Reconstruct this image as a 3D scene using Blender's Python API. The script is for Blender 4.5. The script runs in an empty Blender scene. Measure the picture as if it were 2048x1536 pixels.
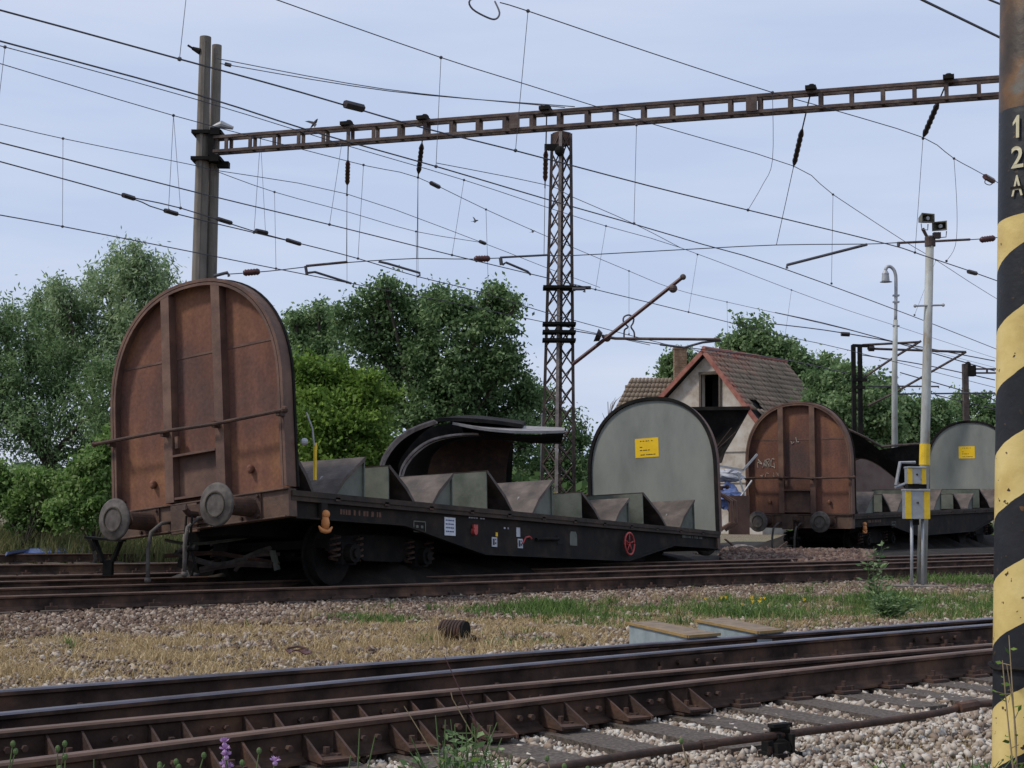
import bpy, bmesh, math, random
import numpy as np
from mathutils import Matrix, Vector
R_ = math.radians
sc = bpy.context.scene
C = sc.collection
rnd = random.Random(7)
rng = np.random.default_rng(11)

# ------------------------------------------------------------------ camera
F = 2900.0; YH = 1013.0; ROLL = R_(0.5); CAMZ = 1.22
PITCH = math.atan((YH - 768) / F)
cd = bpy.data.cameras.new('camera'); cam = bpy.data.objects.new('camera', cd); C.objects.link(cam)
cd.sensor_width = 36; cd.lens = F / 2048 * 36; cd.clip_start = 0.1; cd.clip_end = 3000
cam.matrix_world = (Matrix.Translation((0, 0, CAMZ)) @ Matrix.Rotation(math.pi / 2 + PITCH, 4, 'X')
                    @ Matrix.Rotation(ROLL, 4, 'Z'))
sc.camera = cam

# ------------------------------------------------------------------ world, sun, exposure
SUN_EL, SUN_AZ = R_(50), R_(-104)          # azimuth measured from +Y towards +X
w = bpy.data.worlds.new('World'); sc.world = w; w.use_nodes = True
nt = w.node_tree; nt.nodes.clear()
wo = nt.nodes.new('ShaderNodeOutputWorld'); bg = nt.nodes.new('ShaderNodeBackground'); bg.inputs[1].default_value = 0.1
sky = nt.nodes.new('ShaderNodeTexSky'); sky.sky_type = 'NISHITA'; sky.sun_disc = False
sky.sun_elevation = SUN_EL; sky.sun_rotation = SUN_AZ; sky.dust_density = 2.0; sky.ozone_density = 2.0
tc = nt.nodes.new('ShaderNodeTexCoord'); mp = nt.nodes.new('ShaderNodeMapping'); mp.inputs['Scale'].default_value = (1.2, 1.2, 8)
no = nt.nodes.new('ShaderNodeTexNoise'); no.inputs['Scale'].default_value = 2.2; no.inputs['Detail'].default_value = 5
cr = nt.nodes.new('ShaderNodeValToRGB')
cr.color_ramp.elements[0].position = 0.36; cr.color_ramp.elements[0].color = (5.0, 5.9, 7.9, 1)
cr.color_ramp.elements[1].position = 0.68; cr.color_ramp.elements[1].color = (6.3, 6.9, 8.4, 1)
mx = nt.nodes.new('ShaderNodeMix'); mx.data_type = 'RGBA'; mx.inputs[0].default_value = 0.86
nt.links.new(tc.outputs['Generated'], mp.inputs[0]); nt.links.new(mp.outputs[0], no.inputs['Vector'])
nt.links.new(no.outputs['Fac'], cr.inputs[0]); nt.links.new(sky.outputs[0], mx.inputs[6])
nt.links.new(cr.outputs[0], mx.inputs[7]); nt.links.new(mx.outputs[2], bg.inputs[0]); nt.links.new(bg.outputs[0], wo.inputs[0])
sl = bpy.data.lights.new('sun', 'SUN'); sl.energy = 2.2; sl.angle = R_(8); sl.color = (1, .93, .84)
so = bpy.data.objects.new('sun', sl); C.objects.link(so)
sd = Vector((math.sin(SUN_AZ) * math.cos(SUN_EL), math.cos(SUN_AZ) * math.cos(SUN_EL), math.sin(SUN_EL)))
so.rotation_euler = sd.to_track_quat('Z', 'Y').to_euler()
sc.view_settings.view_transform = 'Standard'; sc.view_settings.look = 'None'
sc.view_settings.exposure = 0.16; sc.view_settings.gamma = 1.0

# ------------------------------------------------------------------ helpers
def ray(x, y):
    u, v = x - 1024, y - 768
    c, s = math.cos(ROLL), math.sin(ROLL)
    u, v = u * c + v * s, -u * s + v * c
    c, s = math.cos(PITCH), math.sin(PITCH)
    return Vector((u / F, c + v / F * s, s - v / F * c))
def at(x, y, z):            # point on the sight line at forward distance z
    d = ray(x, y); return Vector((0, 0, CAMZ)) + d * (z / d.y)
def atH(x, y, H):           # point on the sight line at height H
    d = ray(x, y); return Vector((0, 0, CAMZ)) + d * ((H - CAMZ) / d.z)

class MB:
    def __init__(s): s.v = []; s.f = []
    def add(s, vs, fs):
        n = len(s.v); s.v += [tuple(v) for v in vs]; s.f += [tuple(i + n for i in f) for f in fs]; return s
    def box(s, c, d, M=None):
        c = Vector(c); x, y, z = d[0] / 2, d[1] / 2, d[2] / 2
        vs = [Vector((a * x, b * y, e * z)) for a in (-1, 1) for b in (-1, 1) for e in (-1, 1)]
        if M is not None: vs = [M @ v for v in vs]
        return s.add([c + v for v in vs], [(0, 1, 3, 2), (4, 6, 7, 5), (0, 4, 5, 1), (2, 3, 7, 6), (0, 2, 6, 4), (1, 5, 7, 3)])
    def bar(s, p, q, wd, ht, up=(0, 0, 1)):
        p, q = Vector(p), Vector(q); d = q - p
        if d.length < 1e-6: return s
        x = d.normalized(); y = Vector(up).cross(x)
        if y.length < 1e-3: y = Vector((1, 0, 0)).cross(x)
        y.normalize(); z = x.cross(y)
        M = Matrix((x, y, z)).transposed()
        return s.box((p + q) / 2, (d.length, wd, ht), M)
    def tube(s, pts, r, n=6, cap=True):
        pts = [Vector(p) for p in pts]
        rs = r if isinstance(r, (list, tuple)) else [r] * len(pts)
        vs = []; m = len(pts)
        t0 = (pts[1] - pts[0]).normalized()
        a = Vector((0, 0, 1)).cross(t0)
        if a.length < .05: a = Vector((1, 0, 0)).cross(t0)
        a.normalize()
        for i, p in enumerate(pts):
            t = (pts[min(i + 1, m - 1)] - pts[max(i - 1, 0)])
            t = t.normalized() if t.length > 1e-9 else t0
            a = (a - t * a.dot(t)); a = a.normalized() if a.length > 1e-6 else t.orthogonal().normalized()
            b = t.cross(a)
            for k in range(n):
                th = 2 * math.pi * k / n
                vs.append(p + (a * math.cos(th) + b * math.sin(th)) * rs[i])
        fs = [(i * n + k, i * n + (k + 1) % n, (i + 1) * n + (k + 1) % n, (i + 1) * n + k) for i in range(m - 1) for k in range(n)]
        if cap: fs += [tuple(range(n))[::-1], tuple((m - 1) * n + k for k in range(n))]
        return s.add(vs, fs)
    def cyl(s, p, q, r, r2=None, n=16): return s.tube([p, q], [r, r if r2 is None else r2], n)
    def prism(s, poly, fn, a, b):        # poly of 2-d points, fn(u, v, depth) -> 3-d
        n = len(poly)
        vs = [fn(u, v, a) for u, v in poly] + [fn(u, v, b) for u, v in poly]
        fs = [tuple(range(n))[::-1], tuple(range(n, 2 * n))] + [(i, (i + 1) % n, n + (i + 1) % n, n + i) for i in range(n)]
        return s.add(vs, fs)
    def ring(s, outer, inner, fn, a, b):  # open strip section between two outlines
        n = len(outer)
        vs = [fn(*p, a) for p in outer] + [fn(*p, a) for p in inner] + [fn(*p, b) for p in outer] + [fn(*p, b) for p in inner]
        fs = []
        for i in range(n - 1):
            j = i + 1
            fs += [(i, j, n + j, n + i), (2 * n + i, 3 * n + i, 3 * n + j, 2 * n + j), (i, 2 * n + i, 2 * n + j, j), (n + i, n + j, 3 * n + j, 3 * n + i)]
        fs += [(0, n, 3 * n, 2 * n), (n - 1, 3 * n - 1 - 0 + 0, 0, 0)][:1]
        fs.append((n - 1, 3 * n - 1, 4 * n - 1, 2 * n - 1))
        return s.add(vs, fs)
    def sheet(s, A, B, th=.02, off=(0, 0, 1)):   # thick loft between two polylines
        A = [Vector(p) for p in A]; B = [Vector(p) for p in B]; o = Vector(off) * th; n = len(A)
        vs = A + B + [p + o for p in A] + [p + o for p in B]; fs = []
        for i in range(n - 1):
            j = i + 1
            fs += [(i, j, n + j, n + i), (2 * n + i, 3 * n + i, 3 * n + j, 2 * n + j), (i, 2 * n + i, 2 * n + j, j), (n + i, n + j, 3 * n + j, 3 * n + i)]
        fs += [(0, n, 3 * n, 2 * n), (n - 1, 3 * n - 1, 4 * n - 1, 2 * n - 1)]
        return s.add(vs, fs)
    def ball(s, c, r, n=8, m=6, sc=(1, 1, 1)):
        c = Vector(c); pts = []; vs = [c + Vector((0, 0, r * sc[2]))]
        for i in range(1, m):
            for k in range(n):
                a, b = math.pi * i / m, 2 * math.pi * k / n
                vs.append(c + Vector((r * sc[0] * math.sin(a) * math.cos(b), r * sc[1] * math.sin(a) * math.sin(b), r * sc[2] * math.cos(a))))
        vs.append(c - Vector((0, 0, r * sc[2]))); L = len(vs) - 1
        fs = [(0, 1 + k, 1 + (k + 1) % n) for k in range(n)]
        for i in range(m - 2):
            for k in range(n):
                a = 1 + i * n; fs.append((a + k, a + n + k, a + n + (k + 1) % n, a + (k + 1) % n))
        a = 1 + (m - 2) * n; fs += [(L, a + (k + 1) % n, a + k) for k in range(n)]
        return s.add(vs, fs)
    def build(s, name, mat, parent=None, smooth=False, bevel=0, label=None):
        me = bpy.data.meshes.new(name); me.from_pydata(s.v, [], s.f); me.update()
        me.materials.append(mat)
        if smooth: me.shade_smooth()
        o = bpy.data.objects.new(name, me); C.objects.link(o)
        if smooth == 'auto':
            pass
        if parent is not None: o.parent = parent
        if bevel:
            b = o.modifiers.new('bevel', 'BEVEL'); b.width = bevel; b.segments = 2; b.limit_method = 'ANGLE'
        if label: o['label'] = label
        return o

def tag(o, label=None, cat=None, group=None, kind=None):
    for k, v in (('label', label), ('category', cat), ('group', group), ('kind', kind)):
        if v: o[k] = v
    return o
def thing(name, label, cat, loc=(0, 0, 0), M=None, group=None):
    o = bpy.data.objects.new(name, None); C.objects.link(o); o.empty_display_size = .2
    o.matrix_world = M if M is not None else Matrix.Translation(loc)
    return tag(o, label, cat, group)
def copy_tree(o, parent=None):
    c = o.copy(); C.objects.link(c); c.parent = parent
    for ch in [k for k in C.objects if k.parent == o]: copy_tree(ch, c)
    return c
def npmesh(name, V, Fq, mat, parent=None, attr=None, smooth=False):
    me = bpy.data.meshes.new(name); V = np.asarray(V, 'f4'); Fq = np.asarray(Fq, 'i4'); k = Fq.shape[1]
    me.vertices.add(len(V)); me.vertices.foreach_set('co', V.ravel())
    me.loops.add(Fq.size); me.loops.foreach_set('vertex_index', Fq.ravel())
    me.polygons.add(len(Fq)); me.polygons.foreach_set('loop_start', np.arange(0, Fq.size, k, dtype='i4'))
    me.polygons.foreach_set('loop_total', np.full(len(Fq), k, 'i4'))
    me.update(calc_edges=True)
    if attr is not None:
        a = me.attributes.new('tone', 'FLOAT', 'FACE'); a.data.foreach_set('value', np.asarray(attr, 'f4'))
    me.materials.append(mat)
    if smooth: me.shade_smooth()
    o = bpy.data.objects.new(name, me); C.objects.link(o)
    if parent is not None: o.parent = parent
    return o

# ------------------------------------------------------------------ materials
def lin(c): return tuple((x / 12.92 if x <= .04045 else ((x + .055) / 1.055) ** 2.4) for x in [v / 255 for v in c])
def mat(name, cols, rough=.7, metal=0, scale=3, stretch=(1, 1, 1), bump=.15, bscale=None, detail=6, pos=None, spec=.3, coords='Object'):
    m = bpy.data.materials.new(name); m.use_nodes = True; t = m.node_tree; b = t.nodes['Principled BSDF']
    b.inputs['Roughness'].default_value = rough; b.inputs['Metallic'].default_value = metal
    b.inputs['Specular IOR Level'].default_value = spec
    tc = t.nodes.new('ShaderNodeTexCoord'); mp = t.nodes.new('ShaderNodeMapping'); mp.inputs['Scale'].default_value = stretch
    t.links.new(tc.outputs[coords], mp.inputs[0])
    n = t.nodes.new('ShaderNodeTexNoise'); n.inputs['Scale'].default_value = scale; n.inputs['Detail'].default_value = detail
    n.inputs['Roughness'].default_value = .62
    t.links.new(mp.outputs[0], n.inputs['Vector'])
    r = t.nodes.new('ShaderNodeValToRGB'); e = r.color_ramp.elements
    N = len(cols); ps = pos or [.32 + .36 * i / max(1, N - 1) for i in range(N)]
    while len(e) < N: e.new(.5)
    for i, (p, c) in enumerate(zip(ps, cols)): e[i].position = p; e[i].color = (*c, 1)
    t.links.new(n.outputs['Fac'], r.inputs[0]); t.links.new(r.outputs[0], b.inputs['Base Color'])
    if bump:
        n2 = t.nodes.new('ShaderNodeTexNoise'); n2.inputs['Scale'].default_value = bscale or scale * 8; n2.inputs['Detail'].default_value = 4
        t.links.new(mp.outputs[0], n2.inputs['Vector'])
        bp = t.nodes.new('ShaderNodeBump'); bp.inputs['Strength'].default_value = bump; bp.inputs['Distance'].default_value = .02
        t.links.new(n2.outputs['Fac'], bp.inputs['Height']); t.links.new(bp.outputs[0], b.inputs['Normal'])
    return m
def nodes(m): return m.node_tree.nodes, m.node_tree.links, m.node_tree.nodes['Principled BSDF']
def tone_mat(name, cols, rough=.8, transl=0, noise=0):
    m = bpy.data.materials.new(name); m.use_nodes = True; t = m.node_tree; b = t.nodes['Principled BSDF']
    b.inputs['Roughness'].default_value = rough; b.inputs['Specular IOR Level'].default_value = .25
    a = t.nodes.new('ShaderNodeAttribute'); a.attribute_name = 'tone'
    r = t.nodes.new('ShaderNodeValToRGB'); e = r.color_ramp.elements; N = len(cols)
    while len(e) < N: e.new(.5)
    for i, c in enumerate(cols): e[i].position = i / (N - 1); e[i].color = (*c, 1)
    t.links.new(a.outputs['Fac'], r.inputs[0]); t.links.new(r.outputs[0], b.inputs['Base Color'])
    if transl:
        tr = t.nodes.new('ShaderNodeBsdfTranslucent'); mxs = t.nodes.new('ShaderNodeMixShader'); mxs.inputs[0].default_value = transl * 1.3 if transl > .32 else transl
        t.links.new(r.outputs[0], tr.inputs[0]); t.links.new(b.outputs[0], mxs.inputs[1]); t.links.new(tr.outputs[0], mxs.inputs[2])
        t.links.new(mxs.outputs[0], t.nodes['Material Output'].inputs[0])
    return m

M = {}
# rusty hood end: large soft orange / brown / grey-purple patches with vertical runs
def rust_wall():
    m = bpy.data.materials.new('rusty_wall'); m.use_nodes = True; t = m.node_tree; b = t.nodes['Principled BSDF']
    L = t.links.new
    tc = t.nodes.new('ShaderNodeTexCoord'); oi = t.nodes.new('ShaderNodeObjectInfo')
    mp = t.nodes.new('ShaderNodeMapping'); mp.inputs['Scale'].default_value = (1, 1, .8); L(tc.outputs['Object'], mp.inputs[0])
    addv = t.nodes.new('ShaderNodeVectorMath'); addv.operation = 'ADD'
    L(mp.outputs[0], addv.inputs[0]); L(oi.outputs['Random'], addv.inputs[1])
    n1 = t.nodes.new('ShaderNodeTexNoise'); n1.inputs['Scale'].default_value = 1.3; n1.inputs['Detail'].default_value = 4; n1.inputs['Roughness'].default_value = .55
    L(addv.outputs[0], n1.inputs['Vector'])
    r1 = t.nodes.new('ShaderNodeValToRGB'); e = r1.color_ramp.elements; e.new(.5); e.new(.6)
    for i, (p, c) in enumerate(((.35, (.09, .058, .052)), (.46, (.135, .068, .052)), (.54, (.175, .082, .055)), (.64, (.235, .112, .06)))):
        e[i].position = p; e[i].color = (*c, 1)
    sx = t.nodes.new('ShaderNodeSeparateXYZ'); L(tc.outputs['Object'], sx.inputs[0])
    def ramp1(inp, pts):
        q = t.nodes.new('ShaderNodeFloatCurve'); c_ = q.mapping.curves[0]
        while len(c_.points) < len(pts): c_.points.new(.5, .5)
        for pt, (a, b2) in zip(c_.points, pts): pt.location = (a, b2)
        q.mapping.update(); L(inp, q.inputs['Value']); return q.outputs[0]
    zn = t.nodes.new('ShaderNodeMath'); zn.operation = 'DIVIDE'; zn.inputs[1].default_value = 3.0; L(sx.outputs[2], zn.inputs[0])
    zc_ = ramp1(zn.outputs[0], [(0, .56), (.2, .62), (.3, .5), (.45, .36), (.62, .42), (.75, .6), (1, .66)])
    ab = t.nodes.new('ShaderNodeMath'); ab.operation = 'ABSOLUTE'; L(sx.outputs[1], ab.inputs[0])
    cen = t.nodes.new('ShaderNodeMapRange'); cen.inputs[1].default_value = .2; cen.inputs[2].default_value = 1.2; cen.inputs[3].default_value = -.07; cen.inputs[4].default_value = .05; L(ab.outputs[0], cen.inputs[0])
    s1 = t.nodes.new('ShaderNodeMath'); s1.operation = 'ADD'; L(zc_, s1.inputs[0]); L(cen.outputs[0], s1.inputs[1])
    s2 = t.nodes.new('ShaderNodeMix'); s2.inputs[0].default_value = .42; L(n1.outputs['Fac'], s2.inputs[2]); L(s1.outputs[0], s2.inputs[3])
    L(s2.outputs[0], r1.inputs[0])
    mp2 = t.nodes.new('ShaderNodeMapping'); mp2.inputs['Scale'].default_value = (1, 5, .6); L(tc.outputs['Object'], mp2.inputs[0])
    n2 = t.nodes.new('ShaderNodeTexNoise'); n2.inputs['Scale'].default_value = 1.4; n2.inputs['Detail'].default_value = 6; L(mp2.outputs[0], n2.inputs['Vector'])
    r2 = t.nodes.new('ShaderNodeMapRange'); r2.inputs[1].default_value = .35; r2.inputs[2].default_value = .7; r2.inputs[3].default_value = .9; r2.inputs[4].default_value = 1.08
    L(n2.outputs['Fac'], r2.inputs[0])
    mm = t.nodes.new('ShaderNodeVectorMath'); mm.operation = 'SCALE'; L(r1.outputs[0], mm.inputs[0]); L(r2.outputs[0], mm.inputs['Scale'])
    n3 = t.nodes.new('ShaderNodeTexNoise'); n3.inputs['Scale'].default_value = 22; n3.inputs['Detail'].default_value = 5; L(tc.outputs['Object'], n3.inputs['Vector'])
    r3 = t.nodes.new('ShaderNodeMapRange'); r3.inputs[1].default_value = .3; r3.inputs[2].default_value = .7; r3.inputs[3].default_value = .85; r3.inputs[4].default_value = 1.15
    L(n3.outputs['Fac'], r3.inputs[0])
    m3 = t.nodes.new('ShaderNodeVectorMath'); m3.operation = 'SCALE'; L(mm.outputs[0], m3.inputs[0]); L(r3.outputs[0], m3.inputs['Scale'])
    L(m3.outputs[0], b.inputs['Base Color'])
    b.inputs['Roughness'].default_value = .8; b.inputs['Specular IOR Level'].default_value = .18
    # shallow dents of the plate
    n4 = t.nodes.new('ShaderNodeTexNoise'); n4.inputs['Scale'].default_value = .9; n4.inputs['Detail'].default_value = 1; L(tc.outputs['Object'], n4.inputs['Vector'])
    bp = t.nodes.new('ShaderNodeBump'); bp.inputs['Strength'].default_value = .45; bp.inputs['Distance'].default_value = .12; L(n4.outputs['Fac'], bp.inputs['Height'])
    bp2 = t.nodes.new('ShaderNodeBump'); bp2.inputs['Strength'].default_value = .2; bp2.inputs['Distance'].default_value = .01; L(n3.outputs['Fac'], bp2.inputs['Height']); L(bp.outputs[0], bp2.inputs['Normal'])
    L(bp2.outputs[0], b.inputs['Normal'])
    return m
M['rustwall'] = rust_wall()
M['rustrib'] = mat('rust_rib', [(.075, .046, .037), (.125, .07, .052), (.18, .105, .072)], .65, scale=2.5, stretch=(1, 1, 1), bump=.2)
M['headstock'] = mat('headstock_rust', [(.055, .035, .027), (.10, .062, .046), (.15, .09, .062)], .7, scale=3, bump=.25)
M['rustdark'] = mat('rust_dark', [(.035, .022, .018), (.06, .035, .026), (.1, .052, .034)], .75, scale=5, bump=.35)
M['railside'] = mat('rail_side', [(.022, .015, .013), (.048, .031, .025), (.085, .053, .040), (.14, .08, .05)], .85, scale=2.6, bump=.3, spec=.12)
M['railtop'] = mat('rail_top', [(.10, .09, .10), (.2, .19, .22)], .38, metal=.7, scale=2, bump=.05)
M['railtoprust'] = mat('rail_top_rust', [(.10, .06, .042), (.18, .11, .078)], .55, metal=.2, scale=3, bump=.1)
M['black'] = mat('black_steel', [(.008, .008, .008), (.014, .013, .012), (.024, .019, .016)], .8, scale=3, bump=.2, spec=.1)
M['sill'] = mat('sill_paint', [(.014, .013, .013), (.022, .019, .017), (.042, .03, .023)], .8, scale=2.5, bump=.1, spec=.12)
M['deckedge'] = mat('deck_edge', [(.03, .026, .024), (.05, .038, .03), (.08, .055, .042)], .75, scale=3, bump=.2, spec=.15)
M['grey'] = mat('grey_green_paint', [(.16, .17, .15), (.205, .215, .19), (.25, .255, .22)], .55, scale=.9, stretch=(1, 1.5, .6), bump=.08, bscale=2)
M['cradlegrey'] = mat('cradle_grey', [(.07, .08, .06), (.115, .125, .10), (.15, .155, .125)], .6, scale=2.5, bump=.15)
M['cradlebrown'] = mat('cradle_brown', [(.05, .040, .034), (.085, .066, .054), (.14, .11, .09)], .65, scale=3, bump=.3)
M['hoodgrey'] = mat('hood_light', [(.14, .13, .125), (.24, .225, .215), (.30, .28, .27)], .5, scale=3, bump=.15)
M['hooddark'] = mat('hood_dark', [(.009, .009, .009), (.015, .014, .013), (.028, .022, .02)], .8, scale=3, bump=.15, spec=.12)
M['hoodbrown'] = mat('hood_brown', [(.12, .075, .06), (.17, .115, .095), (.21, .15, .125)], .6, scale=1.5, bump=.1)
M['buffer'] = mat('buffer_plate', [(.05, .042, .037), (.085, .073, .065), (.12, .105, .092)], .7, metal=0, scale=9, bump=.2)
M['yellow'] = mat('yellow_paint', [(.62, .40, .02), (.72, .48, .03), (.75, .52, .05)], .5, scale=6, bump=.05)
M['labelyellow'] = mat('label_yellow', [(.72, .44, .01), (.8, .52, .015)], .5, scale=4, bump=0)
M['orange'] = mat('orange_paint', [(.42, .16, .05), (.62, .26, .09)], .6, scale=8, bump=.1)
M['red'] = mat('red_paint', [(.38, .05, .045), (.5, .08, .07)], .5, scale=8, bump=.1)
M['white'] = mat('white_paint', [(.5, .52, .55), (.68, .70, .74)], .5, scale=12, bump=0)
M['inkblue'] = mat('ink_blue', [(.05, .07, .2), (.08, .1, .25)], .6, scale=8, bump=0)
M['ink'] = mat('ink_dark', [(.03, .025, .02), (.06, .05, .03)], .6, scale=8, bump=0)
M['rustink'] = mat('rust_lettering', [(.08, .04, .025), (.13, .06, .035)], .6, scale=20, bump=0)
M['concrete'] = mat('mast_concrete', [(.11, .095, .08), (.17, .15, .125), (.22, .19, .16)], .8, scale=4, stretch=(1, 1, .3), bump=.3)
M['gantry'] = mat('gantry_rust', [(.05, .036, .033), (.085, .058, .05), (.14, .11, .09)], .7, scale=5, bump=.2)
M['lattice'] = mat('lattice_steel', [(.035, .026, .024), (.07, .05, .043), (.12, .09, .075)], .7, scale=4, bump=.2)
M['latticelight'] = mat('lattice_pale', [(.14, .12, .11), (.26, .22, .2), (.34, .3, .27)], .7, scale=6, bump=.2)
M['wire'] = mat('wire_metal', [(.055, .055, .065), (.09, .088, .1)], .6, scale=5, bump=0)
M['insul'] = mat('insulator_brown', [(.055, .024, .024), (.10, .042, .04)], .35, scale=8, bump=0)
M['insuldark'] = mat('insulator_dark', [(.02, .017, .018), (.04, .03, .03)], .4, scale=8, bump=0)
M['polewhite'] = mat('pole_peeling_paint', [(.22, .16, .10), (.31, .31, .28), (.40, .42, .40)], .6, scale=5, stretch=(1, 1, .35), bump=.2, pos=[.3, .42, .6])
M['galv'] = mat('galvanised', [(.28, .29, .3), (.4, .41, .42)], .5, metal=.3, scale=6, bump=.05)
M['speaker'] = mat('loudspeaker_olive', [(.09, .085, .06), (.16, .15, .11)], .6, scale=6, bump=0)
M['wood'] = mat('sleeper_wood', [(.04, .032, .026), (.085, .068, .056), (.15, .125, .105)], .85, scale=3, stretch=(14, 14, 14), bump=.5, bscale=3)
M['boxgrey'] = mat('box_grey', [(.18, .22, .235), (.24, .29, .30), (.3, .34, .35)], .6, scale=5, bump=.1)
M['lid'] = mat('lid_rust', [(.12, .09, .06), (.19, .14, .095), (.26, .19, .12)], .7, scale=7, bump=.3)
M['lidedge'] = mat('lid_edge', [(.20, .13, .05), (.34, .22, .08)], .7, scale=7, bump=.1)
M['plaster'] = mat('old_plaster', [(.27, .22, .17), (.42, .375, .32), (.50, .47, .43)], .9, scale=1.2, bump=.3, bscale=9)
M['redtimber'] = mat('barge_board', [(.17, .05, .04), (.26, .10, .075), (.32, .15, .11)], .7, scale=2, bump=.2)
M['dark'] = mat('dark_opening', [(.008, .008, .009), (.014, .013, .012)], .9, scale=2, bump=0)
M['blue'] = mat('blue_sheet', [(.07, .10, .24), (.11, .16, .34), (.2, .24, .4)], .5, scale=3, bump=.1)
M['cloth'] = mat('pale_debris', [(.28, .28, .32), (.45, .46, .5), (.56, .57, .6)], .7, scale=4, bump=.4)
M['earthshade'] = mat('earth_painted_shade', [(.010, .008, .007), (.018, .014, .011), (.034, .026, .019)], .95, scale=3, bump=.5)  # shade put into the colour of the added banks and ground sheet
M['bark'] = mat('bark', [(.04, .033, .027), (.075, .062, .05), (.1, .085, .07)], .9, scale=6, stretch=(1, 1, .3), bump=.5)
M['stem'] = mat('plant_stem', [(.06, .10, .035), (.10, .15, .05)], .8, scale=8, bump=0)
M['drystem'] = mat('dry_stem', [(.22, .16, .09), (.34, .26, .15)], .8, scale=8, bump=0)
M['purple'] = mat('purple_petals', [(.36, .2, .40), (.52, .34, .56)], .7, scale=20, bump=0)
M['yflower'] = mat('yellow_petals', [(.7, .45, .02), (.8, .58, .04)], .7, scale=20, bump=0)
M['bird'] = mat('bird_dark', [(.02, .02, .025), (.04, .04, .045)], .7, scale=9, bump=0)
M['brickch'] = mat('chimney_brick', [(.14, .11, .07), (.21, .13, .085), (.28, .22, .15)], .9, scale=5, bump=.4)

# ------------------------------------------------------------------ ground
M57 = (math.sin(R_(56)), math.cos(R_(56)))
def SD(x, y): return x * M57[0] + y * M57[1], -x * M57[1] + y * M57[0]
RAIL_T = .17
def rail_pts(px): return [atH(x, y, RAIL_T) for x, y in px]
L1 = rail_pts([(-500, 1414), (0, 1380), (524, 1343), (1048, 1305), (1500, 1270), (1990, 1234), (2500, 1199)])
L2 = rail_pts([(-500, 1473), (0, 1427), (524, 1376), (1048, 1325), (1500, 1287), (1990, 1248), (2500, 1210)])
L3 = rail_pts([(-500, 1507), (0, 1461), (524, 1412), (1048, 1364), (1500, 1327), (1990, 1287), (2500, 1248)])
L4 = rail_pts([(-500, 1586), (0, 1525), (524, 1461), (1048, 1398), (1500, 1348), (1990, 1297), (2500, 1250)])
FA = rail_pts([(-600, 1208), (0, 1192), (500, 1178), (1048, 1161), (1500, 1146), (1990, 1129), (2600, 1107)])
FB = rail_pts([(-600, 1190), (0, 1177), (500, 1163), (1048, 1147), (1500, 1134), (1990, 1118), (2600, 1098)])
FC = rail_pts([(-600, 1173), (0, 1163), (500, 1153), (1048, 1139), (1500, 1126), (1990, 1111), (2600, 1093)])
FD = rail_pts([(-600, 1161), (0, 1153), (500, 1144), (1048, 1131), (1500, 1118.5), (1990, 1105), (2600, 1088)])
BA = rail_pts([(-600, 1135), (0, 1129), (300, 1126), (700, 1120)])
BB = rail_pts([(-600, 1112), (0, 1108), (300, 1106), (700, 1101)])
def dfit(P):
    s = [SD(p.x, p.y) for p in P]; return np.array([a for a, b in s]), np.array([b for a, b in s])
dL1, dFA, dL4 = dfit(L1), dfit(FA), dfit(L4)
def hash_noise(x, y, sc_):
    x = np.asarray(x) * sc_; y = np.asarray(y) * sc_
    return (np.sin(x * 1.7 + 2.1 * np.sin(y * .9 + .3)) + np.sin(y * 2.3 - 1.3 * np.sin(x * 1.1 + 1.2)) + .6 * np.sin(3.1 * x + 4.3 * y) + .5 * np.sin(5.7 * x - 4.9 * y + 1)) / 3.1
def tband(x, y):
    S = np.asarray(x) * M57[0] + np.asarray(y) * M57[1]; D = -np.asarray(x) * M57[1] + np.asarray(y) * M57[0]
    a = np.interp(S, *dL1); b = np.interp(S, *dFA)
    return (D - a) / (b - a), S, D
def ground_material():
    m = bpy.data.materials.new('ground_soil'); m.use_nodes = True; t = m.node_tree; b = t.nodes['Principled BSDF']; L = t.links.new
    tc = t.nodes.new('ShaderNodeTexCoord')
    n = t.nodes.new('ShaderNodeTexNoise'); n.inputs['Scale'].default_value = .35; n.inputs['Detail'].default_value = 8; n.inputs['Roughness'].default_value = .7; L(tc.outputs['Object'], n.inputs[0])
    r = t.nodes.new('ShaderNodeValToRGB'); e = r.color_ramp.elements; e.new(.5)
    for i, (p, c) in enumerate(((.35, (.13, .10, .07)), (.5, (.20, .16, .105)), (.65, (.16, .15, .075)))): e[i].position = p; e[i].color = (*c, 1)
    L(n.outputs['Fac'], r.inputs[0])
    v = t.nodes.new('ShaderNodeTexVoronoi'); v.inputs['Scale'].default_value = 38; L(tc.outputs['Object'], v.inputs['Vector'])
    sh = t.nodes.new('ShaderNodeSeparateColor'); L(v.outputs['Color'], sh.inputs[0])
    mr = t.nodes.new('ShaderNodeMapRange'); mr.inputs[3].default_value = .35; mr.inputs[4].default_value = 1.7; L(sh.outputs[0], mr.inputs[0])
    s = t.nodes.new('ShaderNodeVectorMath'); s.operation = 'SCALE'; L(r.outputs[0], s.inputs[0]); L(mr.outputs[0], s.inputs['Scale'])
    L(s.outputs[0], b.inputs['Base Color']); b.inputs['Roughness'].default_value = .95
    iv = t.nodes.new('ShaderNodeMath'); iv.operation = 'SUBTRACT'; iv.inputs[0].default_value = 1; L(v.outputs['Distance'], iv.inputs[1])
    bp = t.nodes.new('ShaderNodeBump'); bp.inputs['Distance'].default_value = .03; L(iv.outputs[0], bp.inputs['Height']); L(bp.outputs[0], b.inputs['Normal'])
    return m
gx = np.concatenate([[-2000, -600, -200, -80, -40], np.linspace(-25, 35, 121), [50, 90, 200, 600, 2000]])
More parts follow.
